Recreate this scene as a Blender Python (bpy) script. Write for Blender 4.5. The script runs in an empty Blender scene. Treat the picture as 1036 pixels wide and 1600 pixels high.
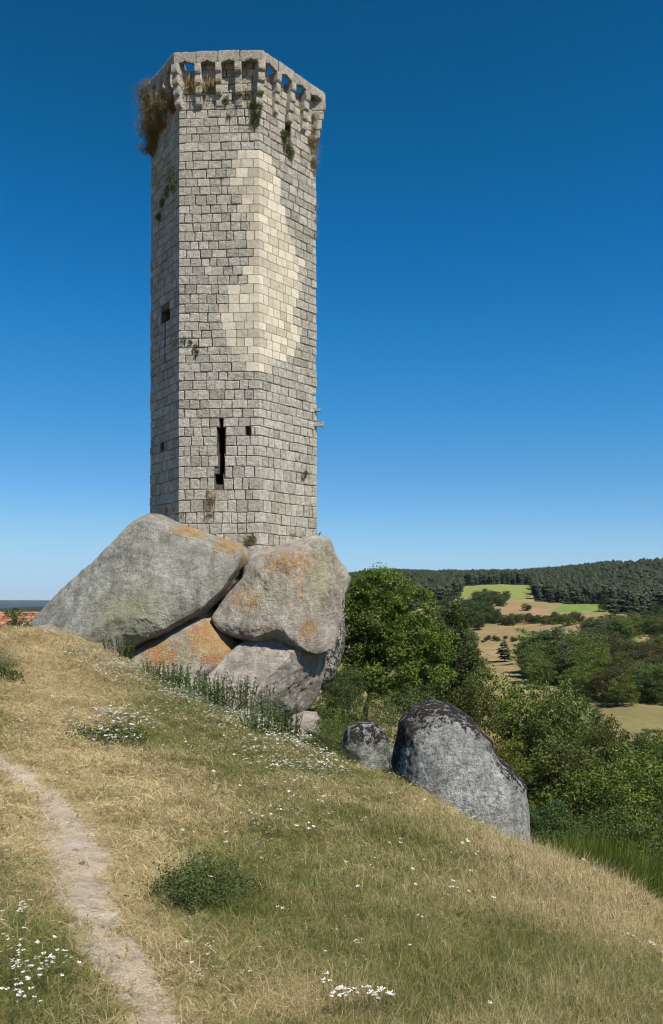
import bpy, math, random
import numpy as np
from mathutils import Vector, Matrix, Euler

# ---------------------------------------------------------------- camera, sky, sun, exposure
S = bpy.context.scene
COL = S.collection
F = 1350.0            # focal length in photograph pixels
EYE = 1.65            # eye height; horizon at photo row 945
HZ = 945.0
cam_d = bpy.data.cameras.new('camera'); cam = bpy.data.objects.new('camera', cam_d); COL.objects.link(cam)
cam_d.sensor_fit = 'VERTICAL'; cam_d.sensor_height = 36.0; cam_d.lens = F / 1600 * 36
cam_d.shift_y = (HZ - 800) / 1600
cam_d.clip_start = 0.05; cam_d.clip_end = 60000
cam.location = (0, 0, EYE); cam.rotation_euler = (math.radians(90), 0, 0)
S.camera = cam

SUN_AZ = math.radians(41)      # to the right of straight behind the camera
SUN_EL = math.radians(55)
SDIR = Vector((math.cos(SUN_EL)*math.sin(SUN_AZ), -math.cos(SUN_EL)*math.cos(SUN_AZ), math.sin(SUN_EL)))
W = bpy.data.worlds.new('World'); S.world = W; W.use_nodes = True
nt = W.node_tree; nt.nodes.clear()
sky = nt.nodes.new('ShaderNodeTexSky'); sky.sky_type = 'NISHITA'; sky.sun_disc = False
sky.sun_elevation = SUN_EL; sky.sun_rotation = math.pi - SUN_AZ
sky.altitude = 1100; sky.air_density = 1.0; sky.dust_density = 0.25; sky.ozone_density = 3.5
# polarised, saturated film response applied to the whole sky alike
EXPO = 0.5
def _lin(v): v = v/255.0; return v/12.92 if v <= 0.04045 else ((v+0.055)/1.055)**2.4
sc1 = nt.nodes.new('ShaderNodeVectorMath'); sc1.operation = 'SCALE'; sc1.inputs[3].default_value = 0.075
hs = nt.nodes.new('ShaderNodeHueSaturation'); hs.inputs['Saturation'].default_value = 1.18; hs.inputs['Value'].default_value = 1.0
gm = nt.nodes.new('ShaderNodeGamma'); gm.inputs[1].default_value = 1.25
cv = nt.nodes.new('ShaderNodeRGBCurve')
for ci, prs in enumerate([[(0, 0), (44, 0), (49, 1), (59, 12), (80, 50), (117, 99), (179, 158), (231, 180), (255, 190)],
                          [(0, 0), (83, 81), (90, 91), (104, 109), (131, 138), (171, 168), (223, 206), (255, 216)],
                          [(0, 0), (139, 132), (148, 148), (165, 176), (194, 204), (225, 224), (242, 237), (255, 240)]]):
    c_ = cv.mapping.curves[ci]
    pts_ = [(_lin(a), _lin(b)) for a, b in prs]
    c_.points[0].location = pts_[0]; c_.points[1].location = pts_[-1]
    for p_ in pts_[1:-1]: c_.points.new(*p_)
cv.mapping.update()
sc2 = nt.nodes.new('ShaderNodeVectorMath'); sc2.operation = 'SCALE'; sc2.inputs[3].default_value = 10.0/(2**EXPO)
bg = nt.nodes.new('ShaderNodeBackground'); bg.inputs[1].default_value = 0.1
out = nt.nodes.new('ShaderNodeOutputWorld')
nt.links.new(sky.outputs[0], hs.inputs['Color']); nt.links.new(hs.outputs[0], gm.inputs[0])
nt.links.new(gm.outputs[0], sc1.inputs[0]); nt.links.new(sc1.outputs[0], cv.inputs['Color']); nt.links.new(cv.outputs[0], sc2.inputs[0])
nt.links.new(sc2.outputs[0], bg.inputs[0]); nt.links.new(bg.outputs[0], out.inputs[0])
sd = bpy.data.lights.new('sun', 'SUN'); sd.energy = 4.6; sd.angle = math.radians(0.5); sd.color = (1.0, 0.95, 0.86)
sun = bpy.data.objects.new('sun', sd); COL.objects.link(sun)
sun.rotation_euler = SDIR.to_track_quat('Z', 'Y').to_euler(); sun.location = (30, -30, 60)
S.view_settings.view_transform = 'Standard'; S.view_settings.look = 'None'
S.view_settings.exposure = EXPO; S.view_settings.gamma = 1.0; S.view_settings.use_curve_mapping = False
S.cycles.max_bounces = 6; S.cycles.diffuse_bounces = 3; S.cycles.glossy_bounces = 2
S.cycles.transmission_bounces = 3; S.cycles.transparent_max_bounces = 4
S.cycles.use_denoising = True
S.cycles.filter_width = 1.1

# ---------------------------------------------------------------- helpers
RNG = np.random.default_rng(7)
random.seed(7)

def hsh(ix, iy, iz, seed):
    h = (ix*374761393 + iy*668265263 + iz*2147483647 + seed*1274126177) & 0xffffffff
    h = ((h ^ (h >> 13))*1274126177) & 0xffffffff
    h = ((h ^ (h >> 16))*2246822519) & 0xffffffff
    return ((h ^ (h >> 15)) & 0xffffff) / float(0xffffff)

def vnoise(p, seed=0):
    p = np.asarray(p, float); i = np.floor(p).astype(np.int64); f = p - i; f = f*f*(3-2*f)
    r = 0
    for dx in (0, 1):
        wx = f[:, 0] if dx else 1-f[:, 0]
        for dy in (0, 1):
            wy = f[:, 1] if dy else 1-f[:, 1]
            for dz in (0, 1):
                wz = f[:, 2] if dz else 1-f[:, 2]
                r = r + wx*wy*wz*hsh(i[:, 0]+dx, i[:, 1]+dy, i[:, 2]+dz, seed)
    return r*2-1

def fbm(p, octv=4, seed=0, gain=0.5):
    p = np.asarray(p, float); a = 1.0; s = 0; t = 0
    for k in range(octv):
        s = s + a*vnoise(p*(2.03**k)+k*17.3, seed+k); t += a; a *= gain
    return s/t

def fb2(x, y, scale, octv=3, seed=0):
    return fbm(np.stack([np.asarray(x, float)*scale, np.asarray(y, float)*scale, np.zeros(np.shape(x))+0.5], -1), octv, seed)

def P(px, py, Y):
    return np.array([(px-518)*Y/F, Y, EYE-(py-HZ)*Y/F])

def proj(p):
    p = np.asarray(p, float); Y = np.maximum(p[..., 1], 1e-3)
    return 518+F*p[..., 0]/Y, HZ-F*(p[..., 2]-EYE)/Y

def smooth(a, b, x):
    t = np.clip((x-a)/(b-a), 0, 1); return t*t*(3-2*t)

def mesh_np(name, V, Fc, mat=None, attrs=None, smooth_shade=False):
    """V (n,3); Fc (m,k) int array or list of such arrays; attrs {name: ('FLOAT'|'COLOR', array)} on points"""
    me = bpy.data.meshes.new(name)
    V = np.asarray(V, np.float32)
    Fs = Fc if isinstance(Fc, list) else [Fc]
    Fs = [np.asarray(a, np.int32) for a in Fs if len(a)]
    me.vertices.add(len(V)); me.vertices.foreach_set('co', V.ravel())
    loops = np.concatenate([a.ravel() for a in Fs]) if Fs else np.zeros(0, np.int32)
    tot = np.concatenate([np.full(len(a), a.shape[1], np.int32) for a in Fs]) if Fs else np.zeros(0, np.int32)
    me.loops.add(len(loops)); me.loops.foreach_set('vertex_index', loops)
    st = np.concatenate([[0], np.cumsum(tot)[:-1]]).astype(np.int32) if len(tot) else tot
    me.polygons.add(len(tot)); me.polygons.foreach_set('loop_start', st); me.polygons.foreach_set('loop_total', tot)
    if attrs:
        for k, (ty, arr) in attrs.items():
            arr = np.asarray(arr, np.float32)
            if ty == 'FLOAT':
                a = me.attributes.new(k, 'FLOAT', 'POINT'); a.data.foreach_set('value', arr.ravel())
            elif ty == 'INT':
                a = me.attributes.new(k, 'INT', 'POINT'); a.data.foreach_set('value', arr.astype(np.int32).ravel())
            elif ty == 'VEC':
                a = me.attributes.new(k, 'FLOAT_VECTOR', 'POINT'); a.data.foreach_set('vector', arr.ravel())
            else:
                if arr.shape[1] == 3: arr = np.concatenate([arr, np.ones((len(arr), 1), np.float32)], 1)
                a = me.attributes.new(k, 'FLOAT_COLOR', 'POINT'); a.data.foreach_set('color', arr.ravel())
    me.update(calc_edges=True)
    me.polygons.foreach_set('use_smooth', np.full(len(tot), bool(smooth_shade)))
    if mat: me.materials.append(mat)
    return me

def link(name, me, parent=None, **props):
    o = bpy.data.objects.new(name, me); COL.objects.link(o)
    if parent is not None: o.parent = parent
    for k, v in props.items(): o[k] = v
    return o

def empty(name, loc, rz=0.0, scale=1.0, **props):
    o = bpy.data.objects.new(name, None); COL.objects.link(o)
    o.location = loc; o.rotation_euler = (0, 0, rz); o.scale = (scale,)*3; o.empty_display_size = 0.3
    for k, v in props.items(): o[k] = v
    return o

def copy_thing(root, loc, rz=0.0, scale=(1, 1, 1), **props):
    r = root.copy(); COL.objects.link(r); r.location = loc; r.rotation_euler = (0, 0, rz); r.scale = scale
    for k, v in props.items(): r[k] = v
    for ch in root.children:
        c = ch.copy(); COL.objects.link(c); c.parent = r
        for g in ch.children:
            d = g.copy(); COL.objects.link(d); d.parent = c
    return r

class Geo:
    """collects verts and faces"""
    def __init__(s): s.V = []; s.F3 = []; s.F4 = []; s.A = []; s.n = 0
    def add(s, V, F3=None, F4=None, a=0.5):
        V = np.asarray(V, float)
        if F3 is not None and len(F3): s.F3.append(np.asarray(F3)+s.n)
        if F4 is not None and len(F4): s.F4.append(np.asarray(F4)+s.n)
        s.V.append(V); s.A.append(np.full(len(V), a) if np.isscalar(a) else np.asarray(a)); s.n += len(V)
    def mesh(s, name, mat, smooth_shade=False, attr='tint'):
        Fs = ([np.concatenate(s.F4)] if s.F4 else []) + ([np.concatenate(s.F3)] if s.F3 else [])
        return mesh_np(name, np.concatenate(s.V), Fs, mat, {attr: ('FLOAT', np.concatenate(s.A))}, smooth_shade)

# ---------------------------------------------------------------- materials
def new_mat(name, rough=0.9, spec=0.2):
    m = bpy.data.materials.new(name); m.use_nodes = True; n = m.node_tree; n.nodes.clear()
    o = n.nodes.new('ShaderNodeOutputMaterial'); b = n.nodes.new('ShaderNodeBsdfPrincipled')
    b.inputs['Roughness'].default_value = rough
    b.inputs['Specular IOR Level'].default_value = spec
    n.links.new(b.outputs[0], o.inputs[0])
    return m, n, b

def N(n, t, **kw):
    x = n.nodes.new(t)
    for k, v in kw.items():
        if hasattr(x, k): setattr(x, k, v)
    return x

def noise(n, vec, scale, detail=4, rough=0.55):
    x = n.nodes.new('ShaderNodeTexNoise'); x.inputs['Scale'].default_value = scale
    x.inputs['Detail'].default_value = detail; x.inputs['Roughness'].default_value = rough
    if vec: n.links.new(vec, x.inputs['Vector'])
    return x.outputs['Fac']

def ramp(n, fac, stops):
    x = n.nodes.new('ShaderNodeValToRGB'); e = x.color_ramp.elements
    while len(e) < len(stops): e.new(0.5)
    for i, (p, c) in enumerate(stops):
        e[i].position = p; e[i].color = (*c, 1) if len(c) == 3 else c
    n.links.new(fac, x.inputs[0]); return x.outputs[0]

def gray(v): return (v, v, v)

def mix(n, fac, a, b, mode='MIX'):
    x = n.nodes.new('ShaderNodeMix'); x.data_type = 'RGBA'; x.blend_type = mode
    for inp, v in ((x.inputs[0], fac), (x.inputs[6], a), (x.inputs[7], b)):
        if hasattr(v, 'is_linked'): n.links.new(v, inp)
        elif isinstance(v, (int, float)): inp.default_value = v
        else: inp.default_value = (*v, 1)
    return x.outputs[2]

def mth(n, op, a, b=0.0):
    x = n.nodes.new('ShaderNodeMath'); x.operation = op
    for inp, v in ((x.inputs[0], a), (x.inputs[1], b)):
        if hasattr(v, 'is_linked'): n.links.new(v, inp)
        else: inp.default_value = v
    return x.outputs[0]

def attr(n, name, kind='GEOMETRY', out='Fac'):
    x = n.nodes.new('ShaderNodeAttribute'); x.attribute_name = name; x.attribute_type = kind
    return x.outputs[out]

def bump(n, b, h, strength, dist):
    x = n.nodes.new('ShaderNodeBump'); x.inputs['Strength'].default_value = strength; x.inputs['Distance'].default_value = dist
    n.links.new(h, x.inputs['Height']); n.links.new(x.outputs[0], b.inputs['Normal'])

def geopos(n): return n.nodes.new('ShaderNodeNewGeometry').outputs['Position']

# masonry: attribute 'tint' 0..1 varies stone to stone
def masonry(name, dark, light, lichen, speckle=0.5, rough_bump=0.03, fine=1.0):
    m, n, b = new_mat(name, 0.92, 0.12); p = geopos(n)
    t = attr(n, 'tint')
    c = mix(n, t, dark, light)
    f1 = noise(n, p, 7, 5, 0.65)
    c = mix(n, speckle, c, ramp(n, f1, [(0.32, gray(0.2)), (0.5, gray(0.5)), (0.68, gray(0.83))]), 'OVERLAY')
    f2 = noise(n, p, 0.9, 4, 0.6)
    c = mix(n, mth(n, 'MULTIPLY', ramp(n, f2, [(0.5, gray(0)), (0.75, gray(1))]), 0.4), c, lichen)
    f3 = noise(n, p, 24, 4, 0.75)
    c = mix(n, mth(n, 'MULTIPLY', ramp(n, f3, [(0.56, gray(0)), (0.66, gray(1))]), 0.6*fine), c, (0.60, 0.59, 0.53))
    c = mix(n, mth(n, 'MULTIPLY', ramp(n, f3, [(0.34, gray(1)), (0.44, gray(0))]), 0.7*fine), c, (0.075, 0.068, 0.06))
    o = attr(n, 'orange'); f4 = noise(n, p, 4.5, 6, 0.7)
    om = mth(n, 'MULTIPLY', ramp(n, mth(n, 'ADD', f4, mth(n, 'MULTIPLY', o, 0.3)), [(0.64, gray(0)), (0.84, gray(1))]), 0.55)
    c = mix(n, om, c, (0.36, 0.22, 0.10))
    n.links.new(c, b.inputs['Base Color'])
    bump(n, b, mth(n, 'ADD', mth(n, 'MULTIPLY', f3, 1.5), mth(n, 'MULTIPLY', f1, 2)), 1.0, rough_bump)
    return m
M_STONE = masonry('weathered_granite_block', (0.37, 0.332, 0.272), (0.61, 0.56, 0.47), (0.33, 0.325, 0.25), 0.5, 0.05)
M_PALE = masonry('pale_cut_stone', (0.44, 0.38, 0.28), (0.70, 0.625, 0.485), (0.50, 0.46, 0.36), 0.3, 0.010, 0.35)
M_CORE, n, b = new_mat('lime_mortar', 0.95, 0.1)
n.links.new(ramp(n, noise(n, geopos(n), 14, 4), [(0.3, (0.07, 0.058, 0.048)), (0.7, (0.20, 0.165, 0.135))]), b.inputs['Base Color'])
bump(n, b, noise(n, geopos(n), 30, 3), 0.8, 0.02)

def boulder_mat(name, base, dark_l, pale, orange=True, black=False):
    m, n, b = new_mat(name, 0.93, 0.10); p = geopos(n)
    f1 = noise(n, p, 0.9, 6, 0.6); f2 = noise(n, p, 7, 7, 0.75); f3 = noise(n, p, 24, 4, 0.8); f0 = noise(n, p, 2.6, 6, 0.7)
    c = mix(n, ramp(n, f1, [(0.35, gray(0)), (0.65, gray(1))]), base, pale)
    c = mix(n, 0.6, c, ramp(n, f0, [(0.3, gray(0.2)), (0.7, gray(0.78))]), 'OVERLAY')
    mm = n.nodes.new('ShaderNodeMapping'); mm.inputs['Scale'].default_value = (3.0, 3.0, 0.45); n.links.new(p, mm.inputs[0])
    fs = noise(n, mm.outputs[0], 1.0, 6, 0.65)      # rain streaks running down the rock
    c = mix(n, 0.55, c, ramp(n, fs, [(0.32, gray(0.22)), (0.5, gray(0.5)), (0.68, gray(0.74))]), 'OVERLAY')
    g = attr(n, 'green')
    gm_ = mth(n, 'MULTIPLY', ramp(n, mth(n, 'ADD', f2, mth(n, 'MULTIPLY', g, 0.34)), [(0.58, gray(0)), (0.84, gray(1))]), 0.7)
    c = mix(n, gm_, c, (0.36, 0.36, 0.17))
    if orange:
        o = attr(n, 'orange')
        m2 = n.nodes.new('ShaderNodeMapping'); m2.inputs['Scale'].default_value = (2.2, 2.2, 1.1); n.links.new(p, m2.inputs[0])
        f5 = noise(n, m2.outputs[0], 2.4, 9, 0.82)
        om = mth(n, 'MULTIPLY', ramp(n, mth(n, 'ADD', f5, mth(n, 'MULTIPLY', o, 0.30)), [(0.64, gray(0)), (0.74, gray(1))]), 0.8)
        c = mix(n, om, c, mix(n, ramp(n, f0, [(0.4, gray(0)), (0.6, gray(1))]), (0.50, 0.22, 0.06), (0.50, 0.33, 0.09)))
    f4 = mth(n, 'ADD', mth(n, 'MULTIPLY', f3, .6), mth(n, 'MULTIPLY', f2, .4))
    c = mix(n, mth(n, 'MULTIPLY', ramp(n, f4, [(0.38, gray(1)), (0.48, gray(0))]), 0.75), c, dark_l)
    f6 = noise(n, p, 15, 6, 0.85)
    c = mix(n, mth(n, 'MULTIPLY', ramp(n, f6, [(0.55, gray(0)), (0.62, gray(1))]), 0.65), c, (0.62, 0.60, 0.54))
    if black:
        k = attr(n, 'black'); f7 = noise(n, p, 8, 8, 0.78)
        if black is True: c = mix(n, 0.6, c, ramp(n, noise(n, p, 11, 7, 0.8), [(0.4, gray(0.15)), (0.6, gray(0.8))]), 'OVERLAY')
        km = ramp(n, mth(n, 'ADD', mth(n, 'SUBTRACT', mth(n, 'MULTIPLY', f7, 1.7), 0.35), k), [(0.58, gray(0)), (0.62, gray(1))])
        c = mix(n, km, c, mix(n, f3, (0.012, 0.010, 0.010), (0.075, 0.058, 0.05)))
        f8 = noise(n, p, 9, 6, 0.85)
        wm = ramp(n, f8, [(0.59, gray(0)), (0.62, gray(1))])
        if black == 'patch': wm = mth(n, 'MULTIPLY', wm, km)
        c = mix(n, mth(n, 'MULTIPLY', wm, 0.85), c, (0.50, 0.46, 0.42))
    n.links.new(c, b.inputs['Base Color'])
    bump(n, b, mth(n, 'ADD', mth(n, 'MULTIPLY', f2, 3), mth(n, 'MULTIPLY', f3, 1.6)), 1.0, 0.055)
    return m
M_ROCK = boulder_mat('grey_lichened_granite', (0.30, 0.29, 0.245), (0.09, 0.085, 0.075), (0.46, 0.445, 0.385))
M_ROCKP = boulder_mat('pink_granite', (0.40, 0.335, 0.27), (0.13, 0.10, 0.085), (0.54, 0.475, 0.40), True, 'patch')
M_ROCKB = boulder_mat('black_lichened_granite', (0.36, 0.36, 0.33), (0.10, 0.10, 0.095), (0.50, 0.50, 0.46), False, True)

def leaf_mat(name, dark, light, transl=0.25, rough=0.55, inst=False):
    m, n, b = new_mat(name, rough, 0.22)
    oi = n.nodes.new('ShaderNodeObjectInfo')
    c = mix(n, attr(n, 'tint'), dark, light)
    h = n.nodes.new('ShaderNodeHueSaturation')
    n.links.new(c, h.inputs['Color'])
    n.links.new(mth(n, 'ADD', mth(n, 'MULTIPLY', oi.outputs['Random'], 0.04), 0.48), h.inputs['Hue'])
    n.links.new(mth(n, 'ADD', mth(n, 'MULTIPLY', oi.outputs['Random'], 0.5), 0.75), h.inputs['Value'])
    c = h.outputs[0]
    n.links.new(c, b.inputs['Base Color'])
    t = n.nodes.new('ShaderNodeBsdfTranslucent')
    tc = mix(n, 0.5, c, (0.13, 0.17, 0.02))
    n.links.new(tc, t.inputs[0])
    mx = n.nodes.new('ShaderNodeMixShader'); mx.inputs[0].default_value = transl
    n.links.new(b.outputs[0], mx.inputs[1]); n.links.new(t.outputs[0], mx.inputs[2])
    n.links.new(mx.outputs[0], [x for x in n.nodes if x.type == 'OUTPUT_MATERIAL'][0].inputs[0])
    return m
M_ASH = leaf_mat('fresh_green_leaf', (0.058, 0.096, 0.014), (0.17, 0.21, 0.038))
M_OAK = leaf_mat('dull_green_leaf', (0.050, 0.075, 0.016), (0.165, 0.185, 0.045))
M_DARKL = leaf_mat('dark_green_leaf', (0.036, 0.060, 0.016), (0.095, 0.128, 0.036))
M_OLIVE = leaf_mat('grey_green_leaf', (0.075, 0.095, 0.04), (0.16, 0.175, 0.08))
M_BRN = leaf_mat('brownish_hedge_leaf', (0.050, 0.045, 0.018), (0.12, 0.10, 0.04))
M_YEL = leaf_mat('yellowing_leaf', (0.09, 0.11, 0.015), (0.24, 0.20, 0.03))
M_PINE = leaf_mat('pine_needles', (0.022, 0.036, 0.016), (0.070, 0.088, 0.034), 0.08)
M_BROOM = leaf_mat('broom_stem_green', (0.07, 0.10, 0.015), (0.18, 0.22, 0.035))
M_HERB = leaf_mat('herb_green', (0.045, 0.075, 0.018), (0.125, 0.155, 0.045))
M_DRYL = leaf_mat('dead_stem_brown', (0.14, 0.075, 0.035), (0.38, 0.25, 0.12), 0.1)
M_STRAW = leaf_mat('dead_grass_straw', (0.30, 0.22, 0.11), (0.50, 0.40, 0.23), 0.2)
M_BARK, n, b = new_mat('bark', 0.95, 0.1)
n.links.new(ramp(n, noise(n, geopos(n), 12, 4), [(0.3, (0.06, 0.05, 0.04)), (0.7, (0.19, 0.17, 0.14))]), b.inputs['Base Color'])
M_PETAL, n, b = new_mat('white_petals', 0.7, 0.2)
n.links.new(mix(n, attr(n, 'tint'), (0.50, 0.48, 0.38), (0.84, 0.82, 0.76)), b.inputs['Base Color'])
t_ = n.nodes.new('ShaderNodeBsdfTranslucent')

# grass: instance attribute 'dry' 0 green .. 1 straw
def grass_mat():
    m, n, b = new_mat('grass_blade', 0.6, 0.2)
    d = attr(n, 'dry', 'INSTANCER'); t = attr(n, 'tint')
    r = n.nodes.new('ShaderNodeObjectInfo').outputs['Random']
    f = mth(n, 'ADD', d, mth(n, 'MULTIPLY', mth(n, 'SUBTRACT', t, 0.5), 0.75))
    c = ramp(n, f, [(0.02, (0.070, 0.100, 0.020)), (0.38, (0.20, 0.205, 0.052)), (0.66, (0.30, 0.24, 0.10)), (1.0, (0.60, 0.475, 0.27))])
    h = n.nodes.new('ShaderNodeHueSaturation'); n.links.new(c, h.inputs['Color'])
    n.links.new(mth(n, 'ADD', mth(n, 'MULTIPLY', r, 0.5), 0.75), h.inputs['Value'])
    c = h.outputs[0]
    n.links.new(c, b.inputs['Base Color'])
    tr = n.nodes.new('ShaderNodeBsdfTranslucent'); n.links.new(c, tr.inputs[0])
    mx = n.nodes.new('ShaderNodeMixShader'); mx.inputs[0].default_value = 0.3
    n.links.new(b.outputs[0], mx.inputs[1]); n.links.new(tr.outputs[0], mx.inputs[2])
    n.links.new(mx.outputs[0], [x for x in n.nodes if x.type == 'OUTPUT_MATERIAL'][0].inputs[0])
    return m
M_GRASS = grass_mat()

M_GROUND, n, b = new_mat('ground_cover', 0.97, 0.05); p = geopos(n)
gc = attr(n, 'Col', 'GEOMETRY', 'Color')
fa = noise(n, p, 14, 7, 0.75); fb_ = noise(n, p, 0.12, 6, 0.6); fc = noise(n, p, 0.9, 4, 0.6)
c = mix(n, 0.55, gc, ramp(n, fa, [(0.3, gray(0.25)), (0.7, gray(0.75))]), 'OVERLAY')
c = mix(n, 0.5, c, ramp(n, fb_, [(0.35, (0.40, 0.42, 0.42)), (0.65, (0.62, 0.58, 0.52))]), 'OVERLAY')
c = mix(n, 0.4, c, ramp(n, fc, [(0.3, gray(0.35)), (0.7, gray(0.65))]), 'OVERLAY')
n.links.new(c, b.inputs['Base Color']); bump(n, b, fa, 0.7, 0.05)

M_PATH, n, b = new_mat('sandy_path_soil', 0.97, 0.05); p = geopos(n)
f1 = noise(n, p, 3.5, 5, 0.6); f2 = noise(n, p, 38, 4, 0.7); f3 = noise(n, p, 120, 2, 0.6)
c = ramp(n, f1, [(0.3, (0.38, 0.30, 0.215)), (0.6, (0.54, 0.445, 0.34))])
c = mix(n, 0.5, c, ramp(n, f2, [(0.3, gray(0.3)), (0.7, gray(0.7))]), 'OVERLAY')
c = mix(n, mth(n, 'MULTIPLY', ramp(n, f3, [(0.63, gray(0)), (0.7, gray(1))]), 0.6), c, (0.58, 0.52, 0.44))
n.links.new(c, b.inputs['Base Color']); bump(n, b, mth(n, 'ADD', f2, mth(n, 'MULTIPLY', f3, 0.7)), 1.0, 0.022)

# ---------------------------------------------------------------- ground shape
GP = []
def gv(px, py, Y): GP.append(P(px, py, Y))
def gw(px, z, Y): GP.append(np.array([(px-518)*Y/F, Y, EYE+z]))
def gx(x, y, z): GP.append(np.array([x, y, EYE+z]))
# near hillside
for a in [(0, 1600, 3.3), (518, 1600, 3.8), (1036, 1600, 4.8), (250, 1600, 3.45), (780, 1600, 4.2),
          (0, 1400, 5.2), (260, 1400, 5.6), (518, 1400, 6.4), (780, 1400, 8.0), (1036, 1445, 9.2), (930, 1385, 10.2),
          (0, 1300, 7.0), (250, 1300, 7.8), (500, 1300, 9.0), (680, 1290, 11.0), (800, 1330, 11.5),
          (0, 1200, 10), (150, 1200, 10.8), (300, 1200, 12), (450, 1205, 13.8), (560, 1210, 15.5), (640, 1235, 14.5),
          (0, 1130, 13.5), (200, 1130, 15.5), (330, 1130, 18.0), (430, 1145, 20.5), (480, 1160, 20.5),
          (0, 1060, 18.5), (120, 1060, 21), (250, 1075, 24), (360, 1110, 23.5),
          (0, 988, 29), (60, 986, 29.5), (150, 1015, 27)]: gv(*a)
# hidden falls behind the crest
for a in [(0, -3.0, 40), (-300, -1.5, 29), (-300, -4, 45), (200, -2.6, 34), (400, -4.0, 30), (560, -4.7, 36), (500, -4.6, 27),
          (620, -5.6, 22), (700, -6.6, 20), (860, -6.6, 17), (1036, -6.6, 15.5), (1300, -7.5, 15), (1300, -3.6, 7),
          (700, -9.5, 34), (900, -9.6, 28), (1100, -10.4, 26), (620, -9.0, 45), (450, -7, 50),
          (560, -14, 70), (750, -15, 62), (950, -15.5, 55), (1300, -16, 50), (300, -9, 70), (0, -6, 62), (-400, -7, 70)]: gw(*a)
# valley and far slopes
for a in [(900, 1150, 105), (1000, 1165, 98), (960, 1095, 145), (730, 1080, 170), (747, 1060, 195), (788, 1033, 262),
          (780, 1000, 360), (740, 985, 430), (830, 972, 470), (910, 990, 330), (1020, 1000, 300), (800, 958, 570), (910, 947, 650), (1000, 960, 520), (770, 926, 820),
          (700, 941, 740), (660, 950, 680), (770, 915, 950), (600, 906, 1200), (1036, 888, 1200), (1036, 925, 800), (900, 903, 1150), (800, 908, 1150),
          (1036, 882, 1700), (800, 905, 1900), (600, 912, 2200)]: gv(*a)
for a in [(300, -14, 130), (0, -9, 150), (0, -15, 500), (300, -15, 500), (300, 5, 1300), (0, -14, 1500), (-500, -12, 500), (-500, -10, 1500),
          (1500, -18, 150), (1500, -5, 500), (1500, 60, 1500), (500, -16, 250), (500, -8, 600)]: gw(*a)
# round behind the camera
for a in [(0, 0, -1.65), (0, 1.2, -1.66), (-2, 0, -1.4), (2, 0, -2.1), (0, -3, -1.5), (-6, -3, -1.0), (6, -3, -3.2), (-7, 5, -0.9), (8, 4, -3.6), (-15, 0, -2), (15, 0, -8),
          (0, -15, -2.2), (-40, -10, -8), (40, -10, -18), (0, -60, -10), (-150, 0, -15), (150, 0, -20), (0, -300, -12), (-400, -100, -12), (400, -100, 0)]: gx(*a)
GP = np.array(GP)
def warp(x, y):
    r = np.hypot(x, y)+1e-6; k = np.log1p(r/2.5)/r
    return np.stack([x*k, y*k*0.9], -1)
_C = warp(GP[:, 0], GP[:, 1]); _n = len(_C)
def _k(d2): return 0.5*d2*np.log(d2+1e-9)
_D = ((_C[:, None]-_C[None])**2).sum(-1)
_A = np.zeros((_n+3, _n+3)); _A[:_n, :_n] = _k(_D)+np.eye(_n)*0.002
_A[:_n, _n] = 1; _A[:_n, _n+1:] = _C; _A[_n, :_n] = 1; _A[_n+1:, :_n] = _C.T
_sc = 1+np.hypot(GP[:, 0], GP[:, 1])/12.0         # interpolate height divided by distance scale
_w = np.linalg.solve(_A, np.concatenate([(GP[:, 2]-EYE)/_sc, np.zeros(3)]))
def H(x, y):
    x = np.atleast_1d(np.asarray(x, float)); y = np.atleast_1d(np.asarray(y, float))
    r = np.hypot(x, y); res = np.empty(len(x))
    for i in range(0, len(x), 20000):
        s = slice(i, i+20000); q = warp(x[s], y[s])
        d = ((q[:, None]-_C[None])**2).sum(-1)
        res[s] = _k(d)@_w[:_n]+_w[_n]+q@_w[_n+1:]
    z = res*(1+r/12.0)
    # beyond 2.2 km the land settles to rolling upland
    far = smooth(1900, 4200, r)
    roll = -25+22*fb2(x, y, 1/2500., 3, 5)
    hill = 118*smooth(9000, 14000, r)*(0.85+0.30*fb2(x, y, 1/3500., 2, 9))
    z = z*(1-far)+(roll+hill)*far
    # natural unevenness
    z = z+fb2(x, y, 0.9, 3, 3)*0.06*np.clip(r/4, 0.2, 1.6)+fb2(x, y, 0.06, 3, 4)*np.clip((r-25)/60, 0, 1.6)
    return z+EYE
def h1(x, y): return float(H([x], [y])[0])

_T = np.geomspace(1.5, 2600, 900)
def ground_at(px, py, t0=0):
    """first point of the ground on the photo ray"""
    X = (px-518)/F*_T; Z = EYE-(py-HZ)/F*_T; g = H(X, _T)
    k = np.where((Z <= g) & (_T > t0))[0]
    if not len(k): return None
    i = k[0]
    if i == 0: return np.array([X[0], _T[0], g[0]])
    a0 = Z[i-1]-g[i-1]; a1 = Z[i]-g[i]; t = _T[i-1]+(_T[i]-_T[i-1])*a0/(a0-a1+1e-9)
    x = (px-518)/F*t
    return np.array([x, t, h1(x, t)])

def poly_in(px, py, poly):
    ins = np.zeros(np.shape(px), bool); n_ = len(poly)
    for i in range(n_):
        x0, y0 = poly[i]; x1, y1 = poly[(i+1) % n_]
        c = ((y0 > py) != (y1 > py)) & (px < (x1-x0)*(py-y0)/((y1-y0) if y1 != y0 else 1e-9)+x0)
        ins ^= c
    return ins

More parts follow.
